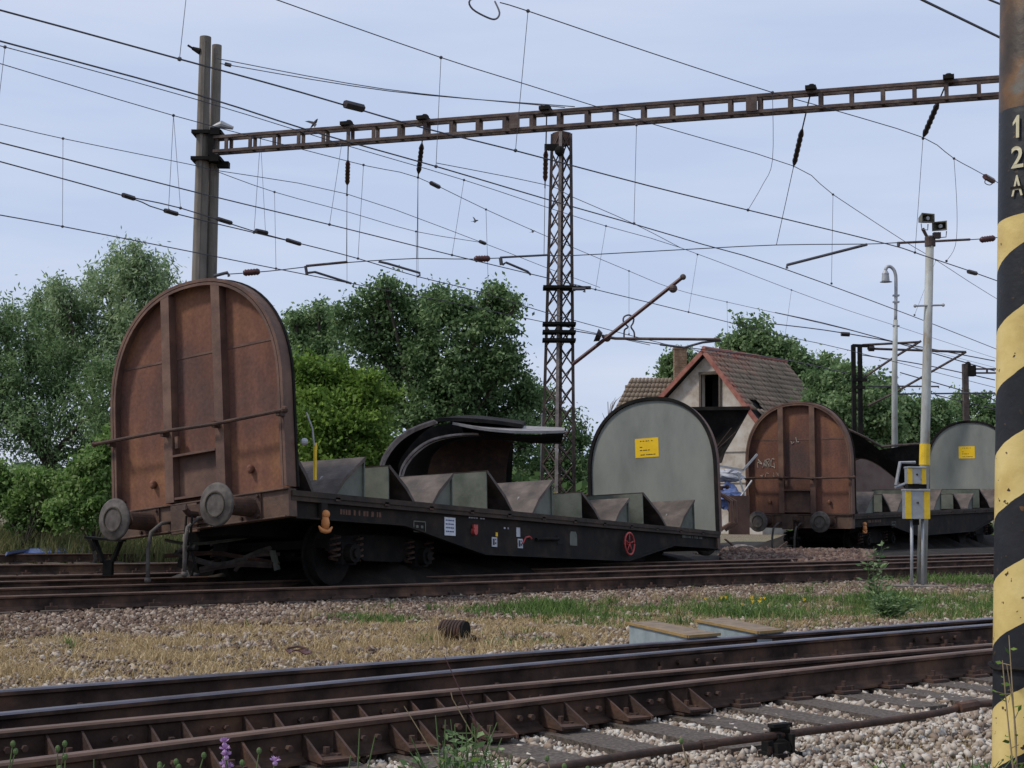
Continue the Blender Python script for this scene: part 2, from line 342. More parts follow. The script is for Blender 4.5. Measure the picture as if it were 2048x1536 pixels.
gy = np.concatenate([[-200, -40, -10], np.linspace(0, 45, 91), [55, 80, 150, 400, 1000, 2500]])
GX, GY = np.meshgrid(gx, gy)
tt, SS, DD = tband(GX, GY)
GZ = -.07 + .025 * hash_noise(GX, GY, 1.3)
GZ = np.where((np.abs(GX) < 40) & (GY < 48), GZ, -.07)
V = np.stack([GX, GY, GZ], -1).reshape(-1, 3); nx_ = len(gx)
q = np.array([(j * nx_ + i, j * nx_ + i + 1, (j + 1) * nx_ + i + 1, (j + 1) * nx_ + i) for j in range(len(gy) - 1) for i in range(nx_ - 1)])
g = npmesh('ground', V, q, ground_material(), smooth=True); tag(g, kind='structure')

# ballast stones: jittered blocks
M['stone'] = tone_mat('ballast_stone', [(.06, .042, .032), (.15, .10, .072), (.27, .21, .16), (.43, .38, .32), (.58, .55, .50)], .9)
def scatter(N, ymin, ymax, margin=.6):
    # uniform over the ground inside the view wedge plus a margin on both sides
    y = np.sqrt(rng.uniform(ymin ** 2, ymax ** 2, N)); x = rng.uniform(-1, 1, N) * (.36 * y + margin); return x, y
def stones(name, x, y, size, tone, zoff=-.045):
    N = len(x)
    base = np.array([(a, b, c) for a in (-1, 1) for b in (-1, 1) for c in (-1, 1)], float) * .5
    faces = np.array([(0, 1, 3, 2), (4, 6, 7, 5), (0, 4, 5, 1), (2, 3, 7, 6), (0, 2, 6, 4), (1, 5, 7, 3)])
    v = base[None] * (1 + rng.uniform(-.38, .25, (N, 8, 3)))
    v *= size[:, None, None] * (np.array([1.25, .95, .72])[None] * rng.uniform(.75, 1.25, (N, 3)))[:, None]
    q4 = rng.normal(size=(N, 4)); q4 /= np.linalg.norm(q4, axis=1)[:, None]; a, b, c, d = q4.T
    Rm = np.stack([1 - 2 * (c * c + d * d), 2 * (b * c - a * d), 2 * (b * d + a * c), 2 * (b * c + a * d), 1 - 2 * (b * b + d * d), 2 * (c * d - a * b), 2 * (b * d - a * c), 2 * (c * d + a * b), 1 - 2 * (b * b + c * c)], -1).reshape(N, 3, 3)
    v = np.einsum('nij,nkj->nki', Rm, v)
    z = zoff + rng.uniform(-.02, .03, N)
    v += np.stack([x, y, z], -1)[:, None]
    f = (faces[None] + 8 * np.arange(N)[:, None, None]).reshape(-1, 4)
    o = npmesh(name, v.reshape(-1, 3), f, M['stone'], attr=np.repeat(tone, 6)); return o
x, y = scatter(330000, 4.6, 29); x_, y_ = scatter(75000, 4.6, 10.5, 1); x = np.concatenate([x, x_]); y = np.concatenate([y, y_])
t_, S_, D_ = tband(x, y)
nz = hash_noise(x, y, 1.1); nz2 = hash_noise(x, y, .45)
onleft = np.clip((3.0 - S_ * .9 + 6) / 9, 0, 1)
grassy = (t_ > .2 + .05 * nz) & (t_ < .62 + .12 * nz) & (hash_noise(x, y, 2.3) + .6 * hash_noise(x + 3, y, 5.1) > -.42)
dL4i = np.interp(S_, *dL4)
keep = ~(grassy & (rng.random(len(x)) < .78 + .2 * (nz > -.2)))
keep &= ~((t_ > 1.02) & (rng.random(len(x)) < .5))
keep &= (t_ < 1.35)
keep &= ~((t_ < 0) & (D_ > dL4i) & (rng.random(len(x)) < .35))
weedy = (D_ < dL4i - 1.2) & (nz + .5 * nz2 > .2)
keep &= ~(weedy & (rng.random(len(x)) < .6))
x, y, t_, S_, D_, nz, dL4i = [k[keep] for k in (x, y, t_, S_, D_, nz, dL4i)]
u = rng.random(len(x))
tone = np.where(t_ > .6, .12 + .55 * u ** 1.6, .45 + .5 * u)                  # brown ballast by the far track
tone = np.where((t_ > .14) & (t_ <= .6), .15 + .6 * u, tone)
tone = np.where((t_ < .02) & (D_ > dL4i - .05), .05 + .28 * u, tone)         # darker between the rails
tone = np.where(D_ < dL4i - .05, .36 + .58 * u + .1 * nz, tone)
tone = np.where(t_ > 1.0, .05 + .3 * u, tone)
size = (.013 + .030 * rng.random(len(x)) ** 2.2) * np.clip(.82 + (y - 6) * .03, .8, 1.15)
tag(stones('ballast', x, y, size, np.clip(tone, 0, 1), np.where(t_ < .03, -.055, -.05)), 'pale and brown crushed ballast stones between the rails', 'gravel', kind='stuff')

# ------------------------------------------------------------------ grass
M['drygrass'] = tone_mat('dry_grass_blades', [(.28, .20, .10), (.46, .34, .18), (.56, .45, .27)], .85, .3)
M['greengrass'] = tone_mat('green_grass_blades', [(.05, .10, .02), (.10, .18, .04), (.2, .26, .09)], .8, .3)
def blades(name, x, y, h, wd, m, label, z0=-.07, lean=.45, cat='grass'):
    N = len(x); a = rng.uniform(0, 2 * np.pi, N); l = rng.normal(0, lean, (N, 2)) * h[:, None]
    b = np.stack([x, y, np.full(N, z0)], -1); d = np.stack([np.cos(a), np.sin(a), np.zeros(N)], -1) * wd[:, None]
    mid = b + np.stack([l[:, 0] * .35, l[:, 1] * .35, h * .6], -1); tip = b + np.stack([l[:, 0], l[:, 1], h * np.clip(1 - .3 * (l ** 2).sum(1) / h ** 2, .3, 1)], -1)
    v = np.stack([b - d, b + d, mid + d * .7, mid - d * .7, tip + d * .12, tip - d * .12], 1).reshape(-1, 3)
    k = 6 * np.arange(N)[:, None]
    f = np.concatenate([k + [0, 1, 2, 3], k + [3, 2, 4, 5]], 1).reshape(-1, 4)
    o = npmesh(name, v, f, m, attr=np.repeat(rng.random(N), 2)); return tag(o, label, cat, kind='stuff')
x, y = scatter(420000, 8, 27, 1)
t_, S_, D_ = tband(x, y); nz = hash_noise(x, y, 1.1); nz2 = hash_noise(x + 7, y, 2.1)
gm = (t_ > .2 + .05 * nz) & (t_ < .62 + .12 * nz)
k = gm & (rng.random(len(x)) < np.where(hash_noise(x, y, 2.3) + .6 * hash_noise(x + 3, y, 5.1) > -.42, .8, .08))
edge = ~gm & (t_ > .05) & (t_ < .95) & (nz + nz2 > .9) & (rng.random(len(x)) < .25)
k |= edge
x, y, S_, t_, nz, nz2 = [a[k] for a in (x, y, S_, t_, nz, nz2)]
greenness = np.clip((S_ - 9.8) / 6 + .7 * nz + .3 * nz2, 0, .85) * np.clip(1.2 - (S_ - 17) / 9, .4, 1)
isg = rng.random(len(x)) < greenness
h = rng.uniform(.03, .10, len(x)) * (1 + .6 * (nz2 > .3))
blades('dry_grass', x[~isg], y[~isg], h[~isg], rng.uniform(.003, .0065, (~isg).sum()), M['drygrass'], 'straw coloured dry grass strip between the two tracks', lean=.95)
blades('green_grass', x[isg], y[isg], h[isg] * 1.15, rng.uniform(.003, .007, isg.sum()), M['greengrass'], 'short green grass among ballast between the tracks')
# foreground, right and far grass
N = 16000; x = rng.uniform(.6, 3.2, N); y = rng.uniform(4.8, 8.2, N); t_, S_, D_ = tband(x, y)
k = (D_ < np.interp(S_, *dL4) - 1.0) & (hash_noise(x, y, 1.1) + .5 * hash_noise(x, y, .45) > .15)
blades('foreground_grass', x[k], y[k], rng.uniform(.02, .07, k.sum()), rng.uniform(.0015, .0035, k.sum()), M['drygrass'], 'sparse dry weeds on white stones beside striped mast', lean=.8)
# lush clumps
cx = []; cy = []; ch = []
for (px, py, n, r, hh) in [(1090, 1225, 900, .5, .24), (1130, 1235, 600, .6, .18), (990, 1228, 500, .5, .16), (760, 1245, 420, .4, .14), (700, 1238, 250, .3, .12), (1210, 1240, 420, .4, .12),
                           (1400, 1225, 500, .6, .17), (1520, 1232, 600, .6, .2), (1560, 1240, 400, .5, .2), (1640, 1205, 500, .8, .16), (1450, 1210, 400, .6, .14),
                           (1770, 1215, 600, .4, .28), (1800, 1195, 300, .6, .16), (1900, 1165, 700, 1.2, .22), (1950, 1168, 700, 1.2, .2), (1990, 1170, 500, 1.0, .2), (1245, 1170, 60, .2, .14), (1180, 1172, 50, .15, .12)]:
    p = atH(px, py, -.05)
    cx.append(rng.normal(p.x, r * .55, n)); cy.append(rng.normal(p.y, r * .55, n)); ch.append(rng.uniform(.45, 1, n) * hh)
cx, cy, ch = map(np.concatenate, (cx, cy, ch))
blades('lush_grass', cx, cy, ch, rng.uniform(.004, .012, len(cx)), M['greengrass'], 'taller fresh green weed tufts along the middle strip')
x, y = scatter(900, 9, 25, 1); t_, S_, D_ = tband(x, y); k = (t_ > .22) & (t_ < .78) & (hash_noise(x, y, 1.9) > .0); x, y, S_ = x[k], y[k], S_[k]
n_ = 42; bx = np.repeat(x, n_) + rng.normal(0, .05, len(x) * n_); by = np.repeat(y, n_) + rng.normal(0, .05, len(x) * n_); bh = np.repeat(rng.uniform(.1, .26, len(x)), n_) * rng.uniform(.4, 1, len(bx))
gk = np.repeat(rng.random(len(x)) < np.clip((S_ - 8) / 9, .08, .8), n_)
blades('dry_tufts', bx[~gk], by[~gk], bh[~gk], rng.uniform(.002, .005, (~gk).sum()), M['drygrass'], 'taller dry straw tufts scattered on the middle strip', lean=.4)
blades('green_tufts', bx[gk], by[gk], bh[gk], rng.uniform(.003, .009, gk.sum()), M['greengrass'], 'taller green tufts scattered over the middle strip', lean=.45)
# wild grass left behind the tracks and far field
N = 24000; x = rng.uniform(-16, -3.5, N); y = rng.uniform(30.5, 39, N); k = (np.abs(x / y) < .42)
blades('tall_grass', x[k], y[k], rng.uniform(.3, .75, k.sum()) * np.clip((y[k] - 25) / 6, .5, 1.2), rng.uniform(.006, .016, k.sum()), tone_mat('tall_grass_blades', [(.07, .10, .03), (.14, .16, .06), (.26, .22, .11)], .85, .3), 'tall half dry grass at the foot of the hedge', lean=.3)
N = 16000; x = rng.uniform(-10, 40, N); y = rng.uniform(62, 85, N); k = x / y > .19; x = x[k]; y = y[k]; N = len(x)
blades('field_grass', x, y, rng.uniform(.3, .8, N), rng.uniform(.02, .05, N), M['greengrass'], 'rough green grass beyond the wagons under the trees', lean=.3)
# ------------------------------------------------------------------ railway tracks
def resample(P, n=60, deg=2):
    s, d = dfit(P); c = np.polyfit(s, d, deg); S = np.linspace(s.min(), s.max(), n); Dv = np.polyval(c, S)
    return S, Dv, np.stack([S * M57[0] - Dv * M57[1], S * M57[1] + Dv * M57[0]], -1)
PROF = [(-.07, 0), (.07, 0), (.07, .012), (.02, .03), (.009, .045), (.009, .128), (.036, .14), (.036, .16), (.028, .17), (-.028, .17), (-.036, .16), (-.036, .14), (-.009, .128), (-.009, .045), (-.02, .03), (-.07, .012)]
def rail(P, parent, top, label=None):
    S, Dv, XY = resample(P); T = np.gradient(XY, axis=0); T /= np.linalg.norm(T, axis=1)[:, None]; Nn = np.stack([-T[:, 1], T[:, 0]], -1)
    n = len(PROF); vs = []
    for p, nn in zip(XY, Nn):
        for a, b in PROF: vs.append((p[0] + nn[0] * a, p[1] + nn[1] * a, b))
    fs = [(i * n + k, i * n + (k + 1) % n, (i + 1) * n + (k + 1) % n, (i + 1) * n + k) for i in range(len(XY) - 1) for k in range(n)]
    o = MB().add(vs, fs).build('rail', M['railside'], parent, label=label); o.data.materials.append(top)
    for i, p in enumerate(o.data.polygons):
        if i % n in (7, 8, 9): p.material_index = 1
    return S, Dv
def xy(S, D): return Vector((S * M57[0] - D * M57[1], S * M57[1] + D * M57[0], 0))
fwd = Vector((M57[0], M57[1], 0)); lat = Vector((-M57[1], M57[0], 0))
MR = Matrix((fwd, lat, Vector((0, 0, 1)))).transposed()
tk = thing('railway_track', 'nearest track, a turnout of four rails on worn timber sleepers, two rails worn bright', 'railway track')
curves = []
for P, top in ((L1, M['railtop']), (L2, M['railtop']), (L3, M['railtoprust']), (L4, M['railtoprust'])):
    curves.append(rail(P, tk, top, 'worn shiny rail' if top is M['railtop'] else 'rusty brown rail'))
def dat(k, S): return float(np.interp(S, curves[k][0], curves[k][1]))
slp = None; S = .6; i = 0
while S < 26:
    a, b = dat(3, S) - .98 - .14 * math.sin(i * 2.3), dat(0, S) + .5
    c = xy(S, (a + b) / 2)
    mb = MB().box((c.x, c.y, -.08 + .004 * math.sin(i * 1.7)), (.27, b - a, .15), MR @ Matrix.Rotation(.02 * math.sin(i * 3.1), 3, 'Z'))
    ch = mb
    for k in range(4):
        d = dat(k, S); p = xy(S, d)
        ch.box((p.x, p.y, .008), (.17, .36, .018), MR)                 # base plate
        for e in (-.105, .105):
            p = xy(S, d + e)
            ch.box((p.x, p.y, .028), (.10, .055, .025), MR); ch.cyl((p.x, p.y, .03), (p.x, p.y, .075), .017, n=6)
            p = xy(S + .05, d + e * 1.25); ch.cyl((p.x, p.y, .015), (p.x, p.y, .045), .016, n=6)
    o = ch.build('sleeper', M['wood'], tk); o.data.materials.append(M['rustdark'])
    for pl_ in o.data.polygons: pl_.material_index = 0 if pl_.index < 6 else 1
    if S < 6.1:                                                       # triangular rail braces
        br = MB()
        for k in ((3, 2) if S < 5 else (3,)):
            d = dat(k, S)
            for e in (-.085, .085):
                A = xy(S + e, d - .022); B = xy(S + e, d - .24); z0, z1 = .02, .135
                o_ = fwd * .006
                pts = [A + Vector((0, 0, z0)), B + Vector((0, 0, z0)), B + Vector((0, 0, z0 + .02)), A + Vector((0, 0, z1))]
                br.add([p - o_ for p in pts] + [p + o_ for p in pts], [(0, 1, 2, 3), (7, 6, 5, 4), (0, 4, 5, 1), (1, 5, 6, 2), (2, 6, 7, 3), (3, 7, 4, 0)])
            for e in (-.04, .04):
                p = xy(S + .28 + e, d - .01); br.cyl(p + Vector((0, 0, .085)), p + Vector((0, 0, .085)) - lat * .035, .016, n=6)
            br.box(xy(S, d - .13) + Vector((0, 0, .03)), (.18, .2, .012), MR)
            br.build('rail_brace', M['rustdark'], tk); br = MB()
    S += .52; i += 1
for k, S in ((3, 11.8), (0, 10.6), (1, 10.4), (1, 7.2), (0, 7.0)):     # bolted joint bars
    mb = MB(); d = dat(k, S); p = xy(S, d - .022); mb.box((p.x, p.y, .085), (.72, .022, .085), MR)
    for e in (-.27, -.09, .09, .27):
        q_ = xy(S + e, d - .033); mb.cyl(q_ + Vector((0, 0, .085)), q_ + Vector((0, 0, .085)) - lat * .03, .02, n=6)
    mb.build('joint_bar', M['railside'], tk)
def far_track(Ps, label, ext=.25, s0=None, s1=None, step=.62):
    t = thing('railway_track', label, 'railway track'); cs = [rail(P, t, M['railtoprust']) for P in Ps]
    lo = max(c[0].min() for c in cs); hi = min(c[0].max() for c in cs); S = s0 or lo
    while S < (s1 or hi):
        ds = [float(np.interp(S, c[0], c[1])) for c in cs]; a, b = min(ds) - ext, max(ds) + ext; c = xy(S, (a + b) / 2)
        m = MB().box((c.x, c.y, -.085), (.25, b - a, .17), MR)
        for d in ds:
            for e in (-.09, .09):
                p = xy(S, d + e); m.box((p.x, p.y, .02), (.14, .06, .045), MR); m.cyl((p.x, p.y, .03), (p.x, p.y, .08), .018, n=5)
        o = m.build('sleeper', M['wood'], t); o.data.materials.append(M['rustdark'])
        for pl_ in o.data.polygons: pl_.material_index = 0 if pl_.index < 6 else 1
        S += step
    return t
far_track([FA, FB, FC, FD], 'middle track of dark rusty rails passing in front of the derailed wagon')
far_track([BA, BB], 'rear track glimpsed behind the wagon at far left', ext=.3, s1=22)

# ------------------------------------------------------------------ coil wagons
def frame_matrix(pos, yaw, pitch, roll):
    a, p, r = R_(yaw), R_(pitch), R_(roll)
    d = Vector((math.sin(a) * math.cos(p), math.cos(a) * math.cos(p), math.sin(p))); n = Vector((math.cos(a), -math.sin(a), 0)); u = n.cross(d)
    n2 = n * math.cos(r) + u * math.sin(r); u2 = -n * math.sin(r) + u * math.cos(r)
    m = Matrix((d, -n2, u2)).transposed().to_4x4(); m.translation = Vector(pos) + Vector((0, 0, CAMZ)); return m
LW = 14.2
def arch(w=1.5, h=2.95, z0=0.0, spring=1.35, n=36, e=2.25):
    pts = [(w, z0)]
    for i in range(n + 1):
        a = math.pi * i / n; c, s = math.cos(a), math.sin(a)
        pts.append((w * math.copysign(abs(c) ** (2 / e), c), spring + (h - spring) * abs(s) ** (2 / e)))
    pts.append((-w, z0)); return pts
CR = [(.08, .54, .98, 1.68, .55), (2.28, 2.9, 3.36, 3.93, .48), (4.96, 5.73, 6.36, 7.09, .60), (8.18, 8.86, 9.46, 10.08, .46), (10.73, 11.76, 12.4, 13.19, .60)]
def end_wall(root, x0, s):       # s=-1: outer face towards -x
    fx = lambda d: x0 + s * d
    # plate
    e = MB().prism(arch(1.47, 2.92), lambda y, z, d: (fx(d), y, z), -.012, .012).build('end_wall', M['rustwall'], root, label='rusty brown outer end of the hood')
    inner = MB().prism(arch(1.455, 2.905), lambda y, z, d: (fx(d), y, z), -.03, -.0135).build('inner_lining', M['grey'], e, label='grey green painted inner face')
    rim = MB().ring(arch(1.515, 2.965), arch(1.472, 2.922), lambda y, z, d: (fx(d), y, z), -.034, .16)
    rim.ring(arch(1.462, 2.912), arch(1.425, 2.875), lambda y, z, d: (fx(d), y, z), .14, .158)
    rim.build('rim', M['rustrib'], e)
    MB().ring(arch(1.535, 2.985), arch(1.462, 2.912), lambda y, z, d: (fx(d), y, z), -.075, -.0345).build('edge_seal', M['black'], e)
    for yy in (.47, -.43):
        zt = 1.35 + 1.6 * (1 - (abs(yy) / 1.5) ** 2.25) ** (1 / 2.25) - .06
        mb = MB(); 
        for o_, wd in ((-.062, .012), (.062, .012)): mb.box((fx(.08), yy + o_, zt / 2), (.135, wd, zt))
        mb.box((fx(.15), yy, zt / 2), (.012, .15, zt - .004))
        mb.build('rib', M['rustrib'], e, bevel=.004)
    hr = MB().tube([(fx(.27), 1.72, .95), (fx(.27), .5, .955), (fx(.27), -.5, .93), (fx(.27), -1.62, .95)], .026, 8)
    for yy in (1.45, .47, -.43, -1.5): hr.box((fx(.21), yy, .93), (.13, .05, .08))
    hr.ball((fx(.27), 1.72, .95), .04); hr.ball((fx(.27), -1.62, .95), .05)
    hr.build('handrail', M['rustdark'], e)
    sm = MB().box((fx(.0135), 0, 1.97), (.012, 2.86, .03))
    sm.build('weld_seam', M['rustrib'], e)
    st = MB().box((fx(.09), .02, .62), (.15, .74, .03)).box((fx(.09), .02, .05), (.12, .74, .03)).box((fx(.03), .02, .33), (.012, .74, .55))
    st.box((fx(.12), .33, .8), (.06, .05, .16)).build('step_box', M['rustrib'], e)
    for yy in (.86, -.84):
        MB().tube([(fx(.01), yy, .30), (fx(.06), yy, .31), (fx(.075), yy - .01, .25)], [.05, .045, .02], 8).ball((fx(.05), yy, .32), .045).build('lashing_knob', M['orange'] if False else M['rustwall'], e, smooth=True)
    return e
def buffer(root, x0, s, y):
    fx = lambda d: x0 + s * d; z = -.2
    b = MB()
    b.cyl((fx(.0), y, z), (fx(.44), y, z), .125, .115, 18); b.cyl((fx(.44), y, z), (fx(.65), y, z), .085, n=14)
    b.box((fx(.012), y, z), (.03, .36, .34))
    for a in (-.14, .14):
        for c in (-.13, .13): b.cyl((fx(.02), y + a, z + c), (fx(.06), y + a, z + c), .022, n=6)
    o = b.build('buffer', M['rustdark'], root, bevel=.004)
    p = MB(); n = 28; rr = [(0, .593), (.11, .591), (.145, .586), (.155, .592), (.175, .592), (.18, .586), (.25, .578), (.272, .566), (.272, .545), (.2, .535)]
    vs = []; fs = []
    for k in range(n):
        a = 2 * math.pi * k / n
        for r, d in rr: vs.append((fx(d + .1), y + r * math.cos(a) * 1.0, z + r * math.sin(a) * 1.02))
    m = len(rr)
    for k in range(n):
        for j in range(m - 1): fs.append((k * m + j, k * m + j + 1, ((k + 1) % n) * m + j + 1, ((k + 1) % n) * m + j))
    p.add(vs, fs).build('buffer_plate', M['buffer'], o, smooth=True)
    rg = MB().tube([(fx(.693), y + .155 * math.cos(2 * math.pi * k / 24), z + .155 * math.sin(2 * math.pi * k / 24)) for k in range(25)], .012, 5); rg.build('grease_ring', M['ink'], o)
def bogie(root, xc, zt=-.42):
    b = MB()
    for sy in (-1, 1):
        y = sy * 1.0
        b.prism([(-1.25, -.30), (-1.25, -.12), (-.5, -.05), (.5, -.05), (1.25, -.12), (1.25, -.30), (.7, -.30), (.45, -.42), (-.45, -.42), (-.7, -.30)], lambda u, v, d: (xc + u, d, zt + v), y - .04, y + .04)
    b.box((xc, 0, zt - .15), (.4, 2.0, .22)); b.box((xc - 1.2, 0, zt - .2), (.1, 2.0, .12)); b.box((xc + 1.2, 0, zt - .2), (.1, 2.0, .12))
    o = b.build('bogie_frame', M['black'], root)
    for dx in (-.9, .9):
        for sy in (-1, 1):
            w_ = MB(); y0 = sy * .75
            w_.cyl((xc + dx, y0 - .065, zt - .33), (xc + dx, y0 + .065, zt - .33), .43, n=32); w_.cyl((xc + dx, y0 - sy * .06, zt - .33), (xc + dx, y0 - sy * .09, zt - .33), .49, n=32)
            w_.cyl((xc + dx, 0, zt - .33), (xc + dx, sy * 1.0, zt - .33), .08, n=12)
            w_.build('wheel', M['black'], o, bevel=.006)
            a = MB().cyl((xc + dx, sy * .98, zt - .33), (xc + dx, sy * 1.22, zt - .33), .14, .13, 14).box((xc + dx, sy * 1.06, zt - .33), (.34, .1, .3)).cyl((xc + dx, sy * 1.2, zt - .33), (xc + dx, sy * 1.26, zt - .33), .07, n=10)
            a.build('axle_box', M['black'], o)
            for e in (-.26, .26):
                sp = MB()
                pts = [(xc + dx + e + .075 * math.cos(k * .7), sy * 1.06 + .075 * math.sin(k * .7), zt - .42 + k * .009) for k in range(0, 38)]
                sp.tube(pts, .018, 5)
                sp.build('spring', M['rustdark'], o)
    return o
def wagon(root, bogies, drop):
    e = end_wall(root, 0, -1); e2 = end_wall(root, LW, 1)
    # underframe
    for x0, s in ((0, -1), (LW, 1)):
        h = MB().box((x0 + s * .02, 0, -.20), (.16, 2.98, .36)).box((x0 + s * .11, 0, -.025), (.06, 3.0, .02)).box((x0 + s * .11, 0, -.375), (.06, 2.9, .02))
        h.box((x0 + s * .11, .25, -.22), (.05, .46, .40))
        h.build('headstock', M['headstock'], root, bevel=.005, label='brown headstock beam')
        for yy in (-.875, .875): buffer(root, x0 + s * .10, s, yy)
        # hook, screw coupling and hoses
        hk = MB().tube([(x0 + s * .1, 0, -.2), (x0 + s * .3, 0, -.2), (x0 + s * .38, 0, -.14), (x0 + s * .36, 0, -.08)], [.05, .045, .04, .02], 8)
        hk.box((x0 + s * .15, 0, -.2), (.03, .3, .26))
        hk.build('draw_hook', M['rustdark'], root)
        cp = MB()
        for yy in (-.05, .05):
            cp.tube([(x0 + s * .3, yy, -.22), (x0 + s * .33, yy, -.42), (x0 + s * .31, yy * .6, -.62)], .017, 6)
            cp.tube([(x0 + s * .31, yy * .6, -.68), (x0 + s * .3, yy * 1.5, -.86), (x0 + s * .29, 0, -1.0)], .017, 6)
        cp.cyl((x0 + s * .31, -.12, -.65), (x0 + s * .31, .12, -.65), .04, n=10).ball((x0 + s * .31, .14, -.66), .05)
        cp.build('screw_coupling', M['black'], root)
        for yy, ln in ((.52, 1.0), (-.12, .98)):
            hs = [(x0 + s * .1, yy, -.25), (x0 + s * .22, yy + .04, -.26), (x0 + s * .36, yy + .1, -.38), (x0 + s * .40, yy + .12, -.6), (x0 + s * .40, yy + .13, -.8), (x0 + s * .39, yy + .15, -ln)]
            MB().tube(hs, [.02, .026, .028, .028, .028, .03], 8).ball(hs[-1], .045).build('brake_hose', M['buffer'], root, smooth=True)
    for sy in (-1, 1):
        y0, y1 = sy * 1.42, sy * 1.44
        prof = [(.05, -.06), (LW - .05, -.06), (LW - .05, -.36), (LW - 2.3, -.36), (LW - 4.4, -.70), (4.7, -.70), (2.5, -.34), (.05, -.34)]
        s_ = MB().prism(prof, lambda u, v, d: (u, d, v), y0, y1)
        low = [(.05, -.34), (2.5, -.34), (4.7, -.70), (LW - 4.4, -.70), (LW - 2.3, -.36), (LW - .05, -.36)]
        for (a, b), (c, d) in zip(low, low[1:]): s_.bar((a, sy * 1.45, b), (c, sy * 1.45, d), .10, .022)
        sill = s_.build('side_sill', M['sill'], root, label='black fish bellied side sill')
        ed = MB().box((LW / 2, sy * 1.46, -.035), (LW + .1, .13, .07)).box((LW / 2, sy * 1.50, -.075), (LW + .1, .012, .11)).box((LW / 2, sy * 1.455, -.125), (LW, .09, .014))
        ed.build('deck_edge', M['deckedge'], root)
        for k in range(12):
            xx = .9 + k * (LW - 1.8) / 11
            if sy == -1: MB().box((xx, sy * 1.515, -.07), (.10, .02, .05)).build('lashing_ring', M['rustdark'], sill)
    fl = MB().box((LW / 2, 0, -.045), (LW - .1, 2.8, .03)).box((LW / 2, 0, -.30), (LW - .3, .5, .42)).box((LW / 2, .6, -.4), (LW - 4, .2, .5)).box((LW / 2, -.6, -.4), (LW - 4, .2, .5))
    for k in range(9): fl.box((.8 + k * (LW - 1.6) / 8, 0, -.2), (.12, 2.8, .26))
    fl.build('underframe', M['black'], root)
    gear = MB().cyl((5.6, .2, -.85), (6.9, .2, -.85), .2, n=16).cyl((7.6, -.3, -.8), (8.2, -.3, -.8), .14, n=12).tube([(1.5, -.3, -.75), (5, -.3, -.7), (9, -.3, -.7), (12.5, -.2, -.75)], .03, 6)
    gear.box((7.0, .6, -.75), (.6, .4, .4)); gear.build('brake_gear', M['black'], root)
    # saddles (V troughs) for the coils
    for (xl, b1, b2, xr, h) in CR:
        t = .035
        arms = MB()
        arms.prism([(xl, h), (b1 - .3 * (b1 - xl), .40 * h), (b1, 0), (b2, 0), (b2 + .3 * (xr - b2), .40 * h), (xr, h), (xr + .03, h), (xr + .01, h - .05), (b2 + .3 * (xr - b2) + .04, .40 * h - .04), (b2 + .04, -.02), (b1 - .04, -.02), (b1 - .3 * (b1 - xl) - .04, .40 * h - .04), (xl - .01, h - .05), (xl - .03, h)], lambda u, v, d: (u, d, v + .02), -1.40, 1.40)
        tr = arms.build('coil_trough', M['cradlebrown'], root, label='brown V shaped coil trough')
        gp = MB()
        for xx in (xl - .012, xr + .012): gp.box((xx, 0, h / 2 + .01), (.022, 2.76, h - .02))
        for (xa, xb) in ((xr, b2),):
            for yy in (-1.34, 1.34): gp.prism([(xa, 0.0), (xb, 0.0), (b2 + .3 * (xr - b2) + .03, .40 * h - .04), (xa, h - .06)], lambda u, v, d: (u, d, v + .001), yy - .008, yy + .008)
        gp.build('trough_support', M['cradlegrey'], root, label='grey green support plates')
        if h > .5:
            mk = MB(); xm = b2 + .45 * (xr - b2); zz = .02 + (.40 + .6 * (.45 - .3) / .7) * h; nrm = Vector((-h, 0, (xr - b2))).normalized()
            for k in range(3):
                c = Vector((xm + .1 * k - .1, -1.0 + .35 * k, zz + h / (xr - b2) * (.1 * k - .1))) + nrm * .004
                mk.bar(c, c + Vector((.08, .03, .08 * h / (xr - b2))), .03, .004)
            mk.build('scratch_mark', M['hoodgrey'], tr)
    return e, e2
def side(px, pz, d=1.452): return (px, -d, pz)
m1 = frame_matrix((-4.06, 19.26, .10), 30.3, -2.7, 3.2)
w1 = thing('derailed_coil_wagon', 'derailed coil wagon tilted across the tracks with its hood torn open, rusty end facing left', 'rail wagon', M=m1, group='flat coil wagons with arched hood ends')
e1, e12 = wagon(w1, True, 0)
bogie(w1, 2.6, -.42)
TW = Matrix.Translation((0, -1.5, .045)) @ Matrix.Rotation(R_(-3.6), 4, 'X') @ Matrix.Translation((0, 1.5, 0))
for o in [k for k in C.objects if k.parent == w1 and k.name.split('.')[0] in ('end_wall', 'headstock', 'buffer', 'draw_hook', 'screw_coupling', 'brake_hose')]:
    if min(c[0] for c in o.bound_box) < 5: o.matrix_basis = TW
# markings of the side sill
def decal(name, x, z, w_, h_, m, parent=w1, d=1.447, label=None): return MB().box((x, -d, z), (w_, .008, h_)).build(name, m, parent, label=label)
pl = decal('data_plate', 3.76, -.31, .30, .27, M['white'], label='white plate with blue lines of writing')
ik = MB()
for k in range(4):
    xs = 3.64
    while xs < 3.86:
        l = rnd.uniform(.02, .06); ik.box((xs + l / 2, -1.4525, -.22 - .055 * k), (l, .003, .02)); xs += l + .015
ik.build('lettering', M['inkblue'], pl)
def rows(parent, x0, x1, z0, n, dz, m, hgt=.05, d=1.444):
    k_ = MB()
    for k in range(n):
        xs = x0
        while xs < x1: l = rnd.uniform(.03, .07); k_.box((xs + l / 2, -d, z0 - dz * k), (l, .006, hgt)); xs += l + rnd.choice((.02, .02, .07))
    k_.build('lettering', m, parent)
sill1 = [o for o in C.objects if o.parent == w1 and o.name.startswith('side_sill')][0]
rows(sill1, 1.05, 2.0, -.22, 1, .1, M['rustink'], .07); rows(sill1, 4.3, 4.75, -.15, 1, .1, M['cloth'], .02)
